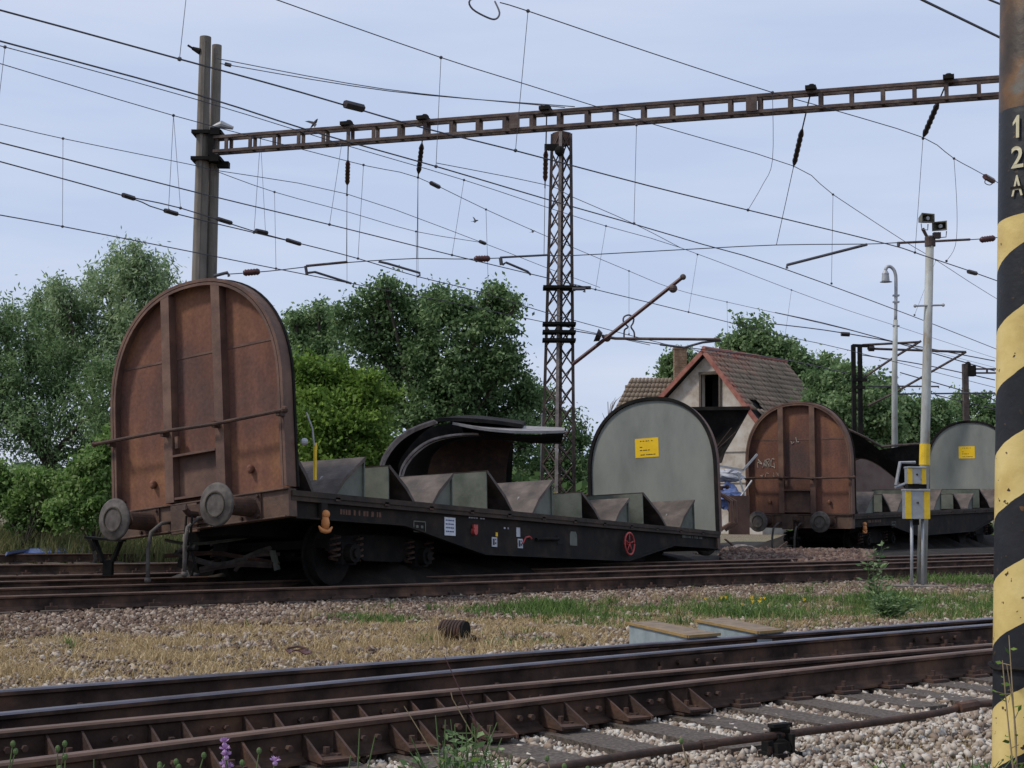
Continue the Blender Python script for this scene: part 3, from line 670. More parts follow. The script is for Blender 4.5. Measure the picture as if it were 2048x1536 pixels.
rows(sill1, 12.4, 13.4, -.16, 1, .1, M['cradlegrey'], .05); rows(sill1, 5.35, 5.55, -.27, 1, .1, M['cloth'], .03)
fr = MB()
for a, b, c, d in ((2.95, -.27, .3, .015), (2.95, -.42, .3, .015), (2.8, -.345, .015, .16), (3.1, -.345, .015, .16)): fr.box((a, -1.446, b), (c, .006, d))
fr.build('stencil_frame', M['cradlegrey'], sill1); rows(sill1, 2.86, 3.04, -.345, 1, .1, M['cradlegrey'], .04)
MB().cyl((4.42, -1.44, -.36), (4.42, -1.50, -.36), .055, n=12).box((4.44, -1.47, -.30), (.12, .03, .09)).build('release_knob', M['red'], w1)
for xx, nm in ((5.05, 'a'), (5.86, 'b')):
    s_ = decal('instruction_plate', xx, -.50, .16, .15, M['cloth']); MB().box((xx - .03, -1.4525, -.5), (.05, .003, .1)).box((xx + .03, -1.4525, -.52), (.04, .003, .03)).box((xx + .03, -1.4525, -.46), (.03, .003, .02)).build('symbol', M['ink'], s_)
decal('yellow_dot', 5.12, -.38, .06, .06, M['labelyellow']); decal('pale_patch', 5.8, -.32, .12, .15, M['cloth'])
MB().tube([(5.92, -1.46, -.5), (6.0, -1.47, -.40), (6.12, -1.47, -.38), (6.2, -1.47, -.41)], .014, 6).build('brake_lever', M['red'], w1)
sl_ = MB().box((7.25, -1.446, -.40), (.26, .006, .15)).build('handhold_slot', M['dark'], w1)
MB().tube([(6.35, -1.47, -.42), (6.6, -1.5, -.40), (7.1, -1.48, -.39)], .03, 8).build('slot_lever', M['black'], w1)
gv = MB()
gv.prism([(7.58, -.48), (7.84, -.48), (7.84, -.30), (7.80, -.24), (7.62, -.24), (7.58, -.30)], lambda u, v, d: (u, -d, v), 1.441, 1.449); gv.build('load_sign', M['cradlegrey'], w1)
# hand wheel
hwm = MB(); c0 = Vector((9.79, -1.52, -.39)); n = 24
hwm.tube([c0 + Vector((.20 * math.cos(2 * math.pi * k / n), 0, .20 * math.sin(2 * math.pi * k / n))) for k in range(n + 1)], .02, 6)
for k in range(5):
    a = 2 * math.pi * k / 5 + .3; hwm.tube([c0, c0 + Vector((.19 * math.cos(a), 0, .19 * math.sin(a)))], .012, 5)
hwm.cyl(c0, c0 + Vector((0, .1, 0)), .035, n=8); hwm.build('hand_wheel', M['red'], w1, smooth=True, label='red brake hand wheel')
# towing hook
th = MB().box((.62, -1.49, -.24), (.13, .05, .22)); th.build('hook_bracket', M['sill'], w1)
MB().tube([(.62, -1.52, -.30), (.62, -1.53, -.40), (.62, -1.53, -.47)], [.045, .06, .045], 10).tube([(.48, -1.53, -.44), (.54, -1.53, -.49), (.62, -1.53, -.50), (.70, -1.53, -.49), (.76, -1.53, -.44)], [.012, .03, .035, .03, .012], 8).ball((.62, -1.53, -.28), .06).build('towing_hook', M['orange'], w1, smooth=True, label='orange towing hook')
MB().tube([(.12, -1.60, 1.0), (.22, -1.62, .8), (.26, -1.62, .58)], .012, 5).build('cable', M['galv'], w1)
MB().box((.28, -1.62, .38), (.035, .03, .48)).build('lever_handle', M['yellow'], w1, label='yellow lever')
MB().ball((.08, -1.60, .62), .05).build('lever_knob', M['galv'], w1)
def label_plate(root_end, x, y, z, w_=.56, h_=.42, m=M['labelyellow']):
    p = MB().box((x, y, z), (.006, w_, h_)).build('hood_label', m, root_end, label='yellow warning label')
    t = MB(); r2 = random.Random(3)
    for row, (zz, n_) in enumerate(((.15, 5), (.02, 1), (-.05, 4), (-.15, 6))):
        for k in range(n_):
            l = r2.uniform(.02, .06); t.box((x - .0045, y + .14 - k * .065 + r2.uniform(-.01, .01), z + zz), (.003, l, .018))
    t.build('lettering', M['ink'], p)
label_plate(e12, LW - .034, .09, 1.88)
# torn hood sections of the derailed wagon
hd = thing('torn_hood_shell', 'torn dark telescopic hood shell with pale bent top sheet lying over the wagon', 'wagon hood', at(900, 930, 27))
def rel(o, P): return [p - o.location for p in P]
def shell(root, name, A, B, m, th=.05, off=(0, 0, 1), label=None):
    return MB().sheet(rel(root, A), rel(root, B), th, off).build(name, m, root, smooth=False, label=label)
def dens(px, n=5):
    out = []
    P = [Vector(p) for p in px]
    for i in range(len(P) - 1):
        p0, p1, p2, p3 = P[max(i - 1, 0)], P[i], P[i + 1], P[min(i + 2, len(P) - 1)]
        for k in range(n):
            t = k / n; out.append(.5 * ((2 * p1) + (p2 - p0) * t + (2 * p0 - 5 * p1 + 4 * p2 - p3) * t * t + (3 * p1 - p0 - 3 * p2 + p3) * t ** 3))
    out.append(P[-1]); return out
def crv(px, n=5): return dens([at(x, y, z) for x, y, z in px], n)
A = crv([(768, 975, 26), (764, 930, 26), (785, 893, 26.1), (820, 864, 26.3), (868, 845, 26.6), (925, 843, 27), (990, 848, 27.4), (1045, 856, 27.8)])
B = crv([(800, 975, 29), (797, 930, 29), (817, 896, 29), (850, 862, 29.1), (890, 843, 29.4), (940, 837, 29.7), (1000, 842, 30), (1052, 849, 30.3)])
shell(hd, 'outer_shell', A, B, M['hooddark'], .07)
A2 = crv([(762, 975, 25.95), (760, 930, 25.95), (782, 890, 26.05), (818, 861, 26.2), (868, 842, 26.5)]); B2 = [p + Vector((.06, .12, -.04)) for p in A2]
shell(hd, 'edge_rim', A2, B2, M['latticelight'], .03, label='pale worn edge of the outer shell')
A3 = crv([(800, 965, 26.3), (808, 935, 26.4), (832, 905, 26.5), (868, 883, 26.7), (920, 873, 27), (985, 873, 27.4), (1060, 882, 27.8), (1122, 888, 28)])
B3 = crv([(845, 965, 29), (850, 935, 29), (870, 905, 29), (895, 886, 29.2), (940, 874, 29.5), (1000, 872, 29.8), (1065, 880, 30), (1120, 884, 30.2)])
shell(hd, 'inner_shell', A3, B3, M['hooddark'], .06)
shell(hd, 'inner_rim', [p + Vector((-.03, -.05, .02)) for p in A3[:24]], [p + Vector((.04, .08, 0)) for p in A3[:24]], M['latticelight'], .035, label='pale worn edge of the inner shell')
shell(hd, 'top_sheet', crv([(905, 849, 26.9), (960, 860, 26.9), (1020, 866, 27), (1080, 867, 27.3), (1128, 866, 27.6)]), crv([(900, 846, 28.5), (950, 850, 28.6), (1000, 853, 28.8), (1060, 857, 29), (1130, 860, 29.2)]), M['hoodgrey'], .05, label='pale grey bent sheet')
shell(hd, 'under_sheet', crv([(925, 858, 27.2), (990, 868, 27.2), (1060, 874, 27.4), (1128, 868, 27.6)]), crv([(930, 872, 27.9), (1000, 878, 27.9), (1060, 886, 28), (1122, 888, 28.1)]), M['hooddark'], .04)
shell(hd, 'dark_inside', crv([(778, 985, 29.5), (782, 935, 29.5), (802, 898, 29.5), (838, 866, 29.6), (880, 850, 29.8), (940, 846, 30), (1000, 850, 30.2), (1028, 856, 30.2)]), crv([(800, 1000, 29.6), (840, 1000, 29.6), (880, 1000, 29.7), (910, 1000, 29.8), (940, 1000, 30), (970, 1000, 30.1), (1000, 1000, 30.2), (1022, 1000, 30.3)]), M['hooddark'], .05, (0, 1, 0))
shell(hd, 'back_wall', crv([(850, 985, 29.2), (862, 920, 29.2), (890, 890, 29.2), (940, 880, 29.2), (1000, 880, 29.3)]), crv([(1010, 1000, 29.4), (1012, 960, 29.4), (1014, 930, 29.4), (1020, 900, 29.4), (1024, 886, 29.4)]), M['rustdark'], .05, (0, 1, 0))
# dark hopper-like hood section between the wagons
hp = thing('dark_hood_section', 'black upturned hood section between grey hood end and brown wagon', 'wagon hood', at(1440, 900, 37))
sh = MB(); T = [at(1383, 820, 37.2), at(1499, 819, 36.6), at(1494, 829, 36.6), at(1470, 872, 36.8), at(1450, 905, 37), at(1443, 926, 37), at(1425, 930, 37.4), at(1400, 900, 37.6)]
T = rel(hp, T); sh.add(T + [p + Vector((.25, 1.6, .08)) for p in T], [tuple(range(8)), tuple(range(15, 7, -1))] + [(i, i + 8, (i + 1) % 8 + 8, (i + 1) % 8) for i in range(8)])
sh.build('hood_plate', M['hooddark'], hp)
MB().bar(T[0] + Vector((0, -.03, .03)), T[1] + Vector((0, -.03, .03)), .12, .09).build('top_edge', M['black'], hp)
MB().tube([T[7] + Vector((.1, -.05, -.3)), T[2] + Vector((-.3, -.05, -.45))], .012, 5).tube([T[6] + Vector((.05, -.05, .4)), T[3] + Vector((-.1, -.05, .2))], .012, 5).build('seam_wire', M['lattice'], hp)

# second wagon behind
m2 = frame_matrix((7.70, 38.69, -.12), 35.3, 1.0, .2)
w2 = thing('coil_wagon', 'upright coil wagon with rusty brown end behind the white signal cabinet pole', 'rail wagon', M=m2, group='flat coil wagons with arched hood ends')
for ch in [k for k in list(C.objects) if k.parent == w1]:
    if ch.name.split('.')[0] in ('end_wall', 'headstock', 'buffer', 'draw_hook', 'screw_coupling', 'brake_hose', 'side_sill', 'deck_edge', 'underframe', 'brake_gear', 'coil_trough', 'trough_support', 'bogie_frame', 'towing_hook'):
        c = copy_tree(ch, w2)
        c.matrix_basis = Matrix.Identity(4)
for o in [k for k in C.objects if k.parent == w1 and k.name.split('.')[0] == 'bogie_frame']:
    c = copy_tree(o, w2); c.location.x += 9.0
e2s = [k for k in C.objects if k.parent == w2 and k.name.startswith('end_wall')]
for e_ in e2s:
    for k in [k for k in C.objects if k.parent == e_ and k.name.startswith('hood_label')]:
        k.children[0] if k.children else None
# chalk scribble on the left panel of the brown end
rs = random.Random(5); cs_ = MB()
yy = 1.15
for k in range(4):
    pts = [(-.02, yy - .13 * k + rs.uniform(-.07, .07), 1.33 + rs.uniform(-.13, .13)) for _ in range(6)]
    cs_.tube(dens(pts, 4), .011, 4)
for k in range(4):
    pts = [(-.02, 1.1 - .16 * k + rs.uniform(-.05, .05), 1.02 + rs.uniform(-.08, .08)) for _ in range(4)]
    cs_.tube(dens(pts, 4), .007, 4)
for k in range(2): cs_.tube([(-.02, .23 - .14 * k, 1.93 + .1 * k), (-.02, .20 - .14 * k, 1.85 + .05 * k), (-.02, .14 - .14 * k, 1.9)], .012, 4)
cs_.build('chalk_scribble', M['plaster'], e2s[0])
# hood parts of the second wagon
bh = thing('brown_hood_shell', 'smooth brown curved hood shell lying on the rear wagon', 'wagon hood', at(1760, 960, 43))
shell(bh, 'shell', crv([(1700, 1012, 42.5), (1700, 960, 42.5), (1703, 925, 42.5), (1722, 916, 42.6), (1748, 924, 42.8), (1778, 945, 43), (1805, 970, 43.3), (1830, 1000, 43.5)], 4), crv([(1690, 1014, 44), (1692, 985, 44), (1695, 960, 44), (1712, 955, 44), (1735, 962, 44), (1760, 975, 44), (1790, 990, 44), (1815, 1010, 44)], 4), M['hoodbrown'], .05, (0, 1, 0))
shell(bh, 'front_plate', crv([(1703, 928, 42.4), (1722, 918, 42.5), (1748, 926, 42.7), (1778, 947, 42.9), (1805, 972, 43.2), (1828, 1000, 43.4)], 4), crv([(1703, 1012, 42.4), (1722, 1012, 42.5), (1748, 1012, 42.7), (1778, 1012, 42.9), (1805, 1012, 43.2), (1829, 1012, 43.4)], 4), M['hoodbrown'], .04, (0, 1, 0))
bk = thing('black_hood_sheets', 'black bent hood sheets sloping down behind the brown rear wagon end', 'wagon hood', at(1760, 900, 45))
shell(bk, 'sloping_sheet', crv([(1690, 858, 44.5), (1730, 878, 44.5), (1765, 905, 44.5), (1810, 945, 44.8), (1838, 985, 45)], 3), crv([(1690, 925, 45.5), (1730, 930, 45.5), (1765, 950, 45.5), (1810, 985, 45.5), (1838, 1010, 45.5)], 3), M['hooddark'], .06, (0, 1, 0))
shell(bk, 'flat_sheet', crv([(1760, 900, 45.2), (1800, 893, 45.2), (1835, 890, 45.2), (1858, 890, 45.2)], 3), crv([(1780, 950, 45.6), (1800, 960, 45.6), (1835, 975, 45.6), (1858, 975, 45.6)], 3), M['hooddark'], .06, (0, 1, 0))
MB().tube(rel(bk, [at(1690, 856, 44.4), at(1730, 874, 44.4), at(1762, 893, 44.9), at(1830, 888, 45), at(1858, 888, 45)]), .04, 6).build('sheet_edge', M['lattice'], bk)
MB().tube(rel(bk, [at(1792, 970, 42), at(1800, 925, 42), at(1830, 925, 42.2)]), .05, 6).tube(rel(bk, [at(1790, 975, 42), at(1835, 958, 42.4)]), .04, 6).build('bent_tube', M['galv'], bk)
# debris between the wagons
db = thing('bent_bracket', 'rusty brown bent bracket frames beside the grey hood end', 'bracket', at(1455, 1040, 33))
mb = MB()
for a in (0, 1):
    P = rel(db, [at(1436 + 10 * a, 985 + 5 * a, 33 + .4 * a), at(1462 + 8 * a, 1003, 33 + .4 * a), at(1464 + 8 * a, 1045, 33 + .4 * a), at(1440 + 10 * a, 1060, 33 + .4 * a)])
    mb.tube(P, .05, 5)
mb.box(rel(db, [at(1478, 1030, 34)])[0], (.45, .3, .9)); mb.build('bracket_frame', M['rustrib'], db)
tp = thing('blue_tarpaulin', 'crumpled blue and white sheeting behind the rusty bracket', 'tarpaulin', at(1465, 985, 36))
def crumple(c, r, n, m, parent, name, sc_=(1, 1, 1), seed=1):
    rr = random.Random(seed); mb = MB().ball((0, 0, 0), 1, n, n)
    mb.v = [(c[0] + v[0] * r * sc_[0] * rr.uniform(.6, 1.2), c[1] + v[1] * r * sc_[1] * rr.uniform(.6, 1.2), c[2] + v[2] * r * sc_[2] * rr.uniform(.55, 1.2)) for v in mb.v]
    return mb.build(name, m, parent)
crumple((-.1, 0, -.1), .42, 12, M['blue'], tp, 'blue_sheet', (.8, .6, .8), 1); crumple((-.1, .2, .42), .35, 12, M['cloth'], tp, 'white_sheet', (1.2, .6, .5), 2)
MB().bar((-.9, -.1, .75), (.25, -.1, .55), .08, .05).bar((.25, -.1, .55), (.6, -.1, .95), .08, .05).tube([(.1, -.2, .5), (.3, -.2, -.2), (.0, -.2, -.6)], .025, 5).tube([(.45, -.2, .3), (.1, -.2, -.2)], .025, 5).build('bent_strip', M['galv'], tp)
# ------------------------------------------------------------------ striped mast at the right
def stripe_mat():
    m = bpy.data.materials.new('warning_stripes'); m.use_nodes = True; t = m.node_tree; b = t.nodes['Principled BSDF']; L = t.links.new
    tc = t.nodes.new('ShaderNodeTexCoord'); sp = t.nodes.new('ShaderNodeSeparateXYZ'); L(tc.outputs['Object'], sp.inputs[0])
    def mth(op, a, b_=None, c=None):
        n = t.nodes.new('ShaderNodeMath'); n.operation = op
        for i, v in enumerate((a, b_, c)):
            if v is None: continue
            if isinstance(v, (int, float)): n.inputs[i].default_value = v
            else: L(v, n.inputs[i])
        return n.outputs[0]
    ang = mth('ARCTAN2', sp.outputs[0], mth('MULTIPLY', sp.outputs[1], -1))     # 0 towards the viewer, + to the right
    nz = t.nodes.new('ShaderNodeTexNoise'); nz.inputs['Scale'].default_value = 9; nz.inputs['Detail'].default_value = 3; L(tc.outputs['Object'], nz.inputs[0])
    PIT = .552
    h = mth('SUBTRACT', sp.outputs[2], mth('MULTIPLY', ang, .098))
    h = mth('ADD', h, mth('MULTIPLY', nz.outputs['Fac'], .02))
    ph = mth('FRACT', mth('DIVIDE', mth('SUBTRACT', h, STRIPE0), PIT))
    yel = mth('GREATER_THAN', ph, .50)
    top = mth('LESS_THAN', mth('SUBTRACT', sp.outputs[2], mth('MULTIPLY', ang, .02)), STRIPE_TOP); yel = mth('MULTIPLY', yel, top)
    rustz = mth('GREATER_THAN', sp.outputs[2], RUST_Z)
    n2 = t.nodes.new('ShaderNodeTexNoise'); n2.inputs['Scale'].default_value = 5; n2.inputs['Detail'].default_value = 6; L(tc.outputs['Object'], n2.inputs[0])
    def ramp(inp, cols):
        r = t.nodes.new('ShaderNodeValToRGB'); e = r.color_ramp.elements
        while len(e) < len(cols): e.new(.5)
        for i, (p, c) in enumerate(cols): e[i].position = p; e[i].color = (*c, 1)
        L(inp, r.inputs[0]); return r.outputs[0]
    yc = ramp(n2.outputs['Fac'], [(.35, (.50, .36, .12)), (.5, (.60, .46, .17)), (.65, (.66, .52, .21))])
    bc = ramp(n2.outputs['Fac'], [(.3, (.008, .009, .012)), (.7, (.018, .018, .021))])
    rc = ramp(n2.outputs['Fac'], [(.36, (.028, .02, .014)), (.5, (.055, .034, .02)), (.64, (.14, .07, .025)), (.72, (.11, .10, .085))])
    def mix(f, a, b_):
        n = t.nodes.new('ShaderNodeMix'); n.data_type = 'RGBA'; L(f, n.inputs[0]); L(a, n.inputs[6]); L(b_, n.inputs[7]); return n.outputs[2]
    # small chips in the paint
    n3 = t.nodes.new('ShaderNodeTexNoise'); n3.inputs['Scale'].default_value = 26; n3.inputs['Detail'].default_value = 3; L(tc.outputs['Object'], n3.inputs[0])
    chip = mth('GREATER_THAN', n3.outputs['Fac'], .685)
    c = mix(yel, bc, yc); c = mix(chip, c, rc); c = mix(rustz, c, rc)
    L(c, b.inputs['Base Color']); b.inputs['Roughness'].default_value = .5; b.inputs['Specular IOR Level'].default_value = .3
    bp = t.nodes.new('ShaderNodeBump'); bp.inputs['Strength'].default_value = .25; bp.inputs['Distance'].default_value = .01
    L(n3.outputs['Fac'], bp.inputs['Height']); L(bp.outputs[0], b.inputs['Normal']); return m
PX, PZ = 2050, 6.4
mloc = atH(PX, 1600, 0) ; mloc = Vector((at(PX, 1013, PZ).x, PZ, -.07))
zpix = lambda y, x=1992: at(x, y, PZ).z - mloc.z
STRIPE_TOP = zpix(432); RUST_Z = zpix(226)
# a yellow band's lower edge passes the left silhouette (angle about -80 deg) at y=775
STRIPE0 = zpix(775) + 1.40 * .098 + .01 - .5 * .552
sm = thing('striped_mast', 'thick steel mast painted in slanting black and yellow stripes, rusty above, at right edge', 'mast', M=Matrix.Translation(mloc) @ Matrix.Rotation(R_(1.5), 4, 'Y'))
HB = 8.8; prof = [(0, .165), (.75, .163), (2.0, .157), (HB, .135)]
mb = MB(); n = 40; vs = []; fs = []
for z, r in prof:
    for k in range(n): a = 2 * math.pi * k / n; vs.append((r * math.cos(a), r * math.sin(a), z))
fs = [(i * n + k, i * n + (k + 1) % n, (i + 1) * n + (k + 1) % n, (i + 1) * n + k) for i in range(len(prof) - 1) for k in range(n)]
fs.append(tuple((len(prof) - 1) * n + k for k in range(n)))
mb.add(vs, fs); pole = mb.build('pole', stripe_mat(), sm, smooth=True)
zc = zpix(1335)
MB().tube([(0, 0, -.05), (0, 0, .0)], .3, 24).build('footing', M['concrete'], sm)
cl = MB().tube([(.172 * math.cos(a), .172 * math.sin(a), zc + .006 * math.sin(5 * a)) for a in [2 * math.pi * k / 30 for k in range(31)]], .012, 6); cl.box((-.03, -.18, zc), (.05, .03, .06)); cl.build('clamp_band', M['black'], sm)
def wraptext(body, zmid, hgt, ang0, m, r=.158, width=None):
    cu = bpy.data.curves.new('digit', 'FONT'); cu.body = body; cu.align_x = 'CENTER'; cu.size = 1; cu.extrude = 0.0; cu.offset = .012
    o = bpy.data.objects.new('tmp', cu); C.objects.link(o); dg = bpy.context.evaluated_depsgraph_get(); me = bpy.data.meshes.new_from_object(o.evaluated_get(dg)); C.objects.unlink(o); bpy.data.objects.remove(o)
    co = [v.co.copy() for v in me.vertices]; y0, y1 = min(c.y for c in co), max(c.y for c in co); x0, x1 = min(c.x for c in co), max(c.x for c in co); s = hgt / (y1 - y0); wx = (width or (x1 - x0) * s) / (x1 - x0)
    for v in me.vertices:
        a = ang0 + (v.co.x - (x0 + x1) / 2) * wx / r; zz = zmid + (v.co.y - (y0 + y1) / 2) * s
        rr = r + .014; v.co = Vector((rr * math.sin(a), -rr * math.cos(a), zz))
    if body == '1':
        bm_ = bmesh.new(); q_ = [(-.10, -.5), (.16, -.5), (.16, .5), (-.02, .5), (-.38, .2), (-.38, .06), (-.10, .22)]
        vs_ = [bm_.verts.new((r * 1.093 * math.sin(ang0 + u * width / r), -r * 1.093 * math.cos(ang0 + u * width / r), zmid + v * hgt)) for u, v in q_]
        bm_.faces.new([vs_[i] for i in (0, 1, 2, 3, 6)]); bm_.faces.new([vs_[i] for i in (3, 4, 5, 6)]); bm_.to_mesh(me); bm_.free()
    me.materials.clear(); me.materials.append(m); d = bpy.data.objects.new('painted_digit', me); C.objects.link(d); d.parent = pole; return d
M['digit'] = mat('digit_cream', [(.52, .47, .30), (.62, .57, .40)], .6, scale=30, bump=0)
for ch_, yc_, hp_, wd in (('1', 267, 46, .052), ('2', 327, 44, .052), ('A', 383, 42, .048)):
    s = F / PZ; wraptext(ch_, zpix(yc_, 2026), hp_ / s, -.80, M['digit'], r=.1505, width=wd)
b_ = MB(); a0 = -.80
for k in range(-3, 4):
    a = a0 + k * .05; b_.box((.1665 * math.sin(a), -.1665 * math.cos(a), zpix(387, 2026)), (.009, .004, .011), Matrix.Rotation(a, 3, 'Z'))
b_.build('stencil_gap', M['black'], pole)

# ------------------------------------------------------------------ overhead gantry and its masts
GZc = 7.45
ga, gb = atH(432, 291, GZc), atH(2060, 170, GZc)
gd = (gb - ga); glen = gd.length; gdir = gd.normalized(); gn = Vector((-gdir.y, gdir.x, 0)).normalized()
dm = thing('double_mast', 'tall pair of brown concrete masts close together behind the tilted wagon', 'mast', Vector((ga.x - .2, ga.y + .1, -.07)))
top1 = at(404, 76, dm.location.y).z - dm.location.z
for dx, dy, r0, r1, h in ((-.045, -.05, .155, .10, top1), (.115, .16, .13, .085, top1 - .08)):
    MB().cyl((dx, dy, 0), (dx, dy, h), r0, r1, 18).box((dx, dy - r0 * .72, h * .6), (.05, .05, h * .78)).build('post', M['concrete'], dm)
zj = ga.z - dm.location.z
cm = MB()
for z in (zj - .25, zj + .22): cm.box((.05, .03, z), (.52, .52, .06)); cm.box((.2, -.2, z), (.16, .12, .12))
cm.box((.13, -.16, zj), (.1, .1, .4)).box((.32, 0, zj - .32), (.2, .16, .1)); cm.build('clamp', M['black'], dm)
zt = at(404, 100, dm.location.y).z - dm.location.z
MB().tube([(-.26, -.1, zt), (-.12, -.1, zt - .06)], [.03, .06], 8).tube([(-.34, -.1, zt + .05), (-.26, -.1, zt)], .02, 6).build('wire_anchor', M['black'], dm)
lamp = MB().tube([(.1, -.1, zj + .32), (.3, -.15, zj + .36), (.5, -.15, zj + .30)], [.02, .07, .03], 10).build('flood_lamp', M['galv'], dm)
ga_ = ga
gt = thing('overhead_gantry', 'long rusty ladder-like steel gantry beam spanning the tracks overhead', 'gantry', ga)
X = gdir; Y = gn; 
P = lambda s, d, z: X * s + Y * d + Vector((0, 0, z))
for d in (-.09, .09):
    for z in (-.125, .125): MB().bar(P(0, d, z), P(glen, d, z), .05, .05).build('chord', M['gantry'], gt)
k = 0; s = .25
while s < glen - .1:
    mb = MB()
    for d in (-.09, .09): mb.bar(P(s, d, -.12), P(s, d, .12), .03, .06, X)
    mb.bar(P(s, -.1, -.12), P(s, .1, -.12), .05, .012).bar(P(s, -.1, .12), P(s, .1, .12), .05, .012)
    mb.build('batten', M['gantry'], gt); s += .46
for x_ in (1135, 1590):
    f = (x_ - 432) / 1628; s = glen * (f ** 1.06); MB().box(P(s, -.125, 0), (.17, .02, .24), Matrix((X, Y, Vector((0, 0, 1)))).transposed()).build('splice_plate', M['gantry'], gt)
def on_gantry(px):
    best = min((abs((ray_px(ga + X * s)) - px), s) for s in np.linspace(0, glen, 400)); return best[1]
def ray_px(p):
    q = cam.matrix_world.inverted() @ p; return 1024 + F * q.x / -q.z
MG = M['insul']
def hanger(px, bx, by, H, ist, ien, red=False):
    s = on_gantry(px); t_ = ga + X * s + Vector((0, 0, .2)); b = atH(bx, by, H)
    h = thing('wire_hanger', 'x', 'wire hanger', t_, group='insulator hangers under the gantry')
    d = b - t_
    MB().tube([(0, 0, 0), d], .012, 5).build('hanger_rod', M['wire'], h)
    MB().box((0, 0, -.03), (.16, .40, .06), Matrix((X, Y, Vector((0, 0, 1)))).transposed()).ball((0, 0, .0), .075).build('saddle_clamp', M['black'], h)
    i = MB(); n = 9
    i.tube([d * (ist + (ien - ist) * k / 14) for k in range(15)], [.02] + [.048 if k % 2 else .036 for k in range(13)] + [.02], 10)
    i.build('insulator', MG if red else M['insuldark'], h, smooth=True); return h
HM, HC = 7.0, 5.5
hs = [hanger(697, 694, 388, HM, .5, .85, True), hanger(850, 836, 355, HM, .42, .92), hanger(1095, 1090, 376, HM, .5, .9, True), hanger(1622, 1587, 334, HM, .5, .97), hanger(1900, 1846, 276, HM, .4, .97)]
for h, l in zip(hs, ('hanger with red brown insulator nearest the double mast', 'slanting dark hanger second from the double mast under the gantry', 'hanger dropping just left of the lattice mast top', 'long slanting hanger in the right half of the gantry', 'slanting hanger closest to the striped mast')): h['label'] = l

# lattice mast
lz = 33.0; lb = at(1115, 1013, lz); lt = thing('lattice_mast', 'tapering rusty lattice steel mast with yellow banded foot in the middle', 'mast', (lb.x, lz, -.07))
LH = at(1123, 268, lz).z + .07; LR0, LR1 = .40, .215; LSH = at(1123, 268, lz).x - lb.x
def corner(k, z):
    f = z / LH; r = LR0 + (LR1 - LR0) * f; a = R_(-98 + 90 * k); return Vector((LSH * f + r * math.cos(a), r * math.sin(a), z))
for k in range(4):
    MB().bar(corner(k, 0), corner(k, LH), .07, .07, (0, 1, 0)).build('chord', M['latticelight'] if k == 0 else M['lattice'], lt)
nb = 22
for k in range(4):
    mb = MB()
    for i in range(nb):
        za, zb = LH * i / nb, LH * (i + 1) / nb; j = (k + 1) % 4
        a_, b_ = (k, j) if i % 2 else (j, k); mb.bar(corner(a_, za), corner(b_, zb), .035, .02); mb.bar(corner(b_, za), corner(a_, zb), .03, .012)
    mb.build('lattice_bracing', M['lattice'], lt)
MB().box((LSH, 0, LH - .12), (.3, .3, .3), Matrix.Rotation(R_(40), 3, 'Z')).build('cap_box', M['rustdark'], lt)
mb = MB()
for y_ in (580, 652, 668, 684): z = at(1115, y_, lz).z + .07; mb.box((LSH * z / LH - .02, -.3, z), (.75, .5, .06))
mb.box((.35, -.2, at(1160, 578, lz).z + .07), (.75, .06, .07)); mb.build('cross_clamp', M['black'], lt)
mb = MB()
for k in (0, 1):
    for z0, z1 in ((.75, 1.0), (1.12, 1.32), (1.45, 1.6)): MB().bar(corner(k, z0), corner(k, z1), .105, .105, (0, 1, 0)).build('yellow_band', M['yellow'], lt)
mb = MB(); z = at(1095, 300, lz).z + .07; mb.box((LSH - .25, -.25, z), (.3, .1, .14)).ball((LSH - .05, -.32, z - .1), .12); mb.build('wire_bracket', M['black'], lt)
gp_ = thing('thin_pole', 'thin grey pole just left of the lattice mast foot', 'pole', (at(1083, 1000, 36).x, 36, -.07)); hh = at(1083, 830, 36).z + .07
MB().cyl((0, 0, 0), (0, 0, hh), .035, n=8).build('pole', M['galv'], gp_); MB().ball((0, 0, hh), .045).build('cap', M['galv'], gp_)

# cantilever bracket on the lattice mast
ct = thing('cantilever_bracket', 'long red brown diagonal cantilever tube with curved tubes on the lattice mast', 'cantilever', at(1147, 727, 32.6))
def rl(o, pts): return [p - o.location for p in pts]
MB().tube(rl(ct, [at(1145, 729, 32.6), at(1200, 686, 32.4), at(1368, 552, 31.8)]), .045, 8).build('diagonal_tube', M['insul'], ct)
MB().ball(rl(ct, [at(1346, 577, 31.9)])[0], .1).ball(rl(ct, [at(1366, 554, 31.8)])[0], .07).ball(rl(ct, [at(1214, 676, 32.4)])[0], .09).build('tube_clamp', M['gantry'], ct)
MB().cyl(*rl(ct, [at(1192, 670, 32.4), at(1202, 674, 32.4)]), .16, .1, 12).build('insulator', M['insuldark'], ct)
MB().tube(rl(ct, [at(1204, 673, 32.4), at(1230, 677, 32.3), at(1440, 679, 31.8)]), .035, 6).build('steady_tube', M['gantry'], ct)
MB().tube(rl(ct, [at(1320, 689, 32), at(1368, 695, 32), at(1405, 685, 31.9), at(1442, 681, 31.8)]), .028, 6).build('registration_arm', M['wire'], ct)
MB().tube(rl(ct, dens([at(1248, 676, 32.3), at(1249, 660, 32.3), at(1256, 654, 32.3), at(1247, 644, 32.3), at(1248, 634, 32.3), at(1258, 630, 32.3), at(1267, 636, 32.3), at(1266, 646, 32.3), at(1262, 654, 32.3), at(1268, 664, 32.3), at(1269, 676, 32.3)], 3)), .02, 5).build('looped_tube', M['wire'], ct)

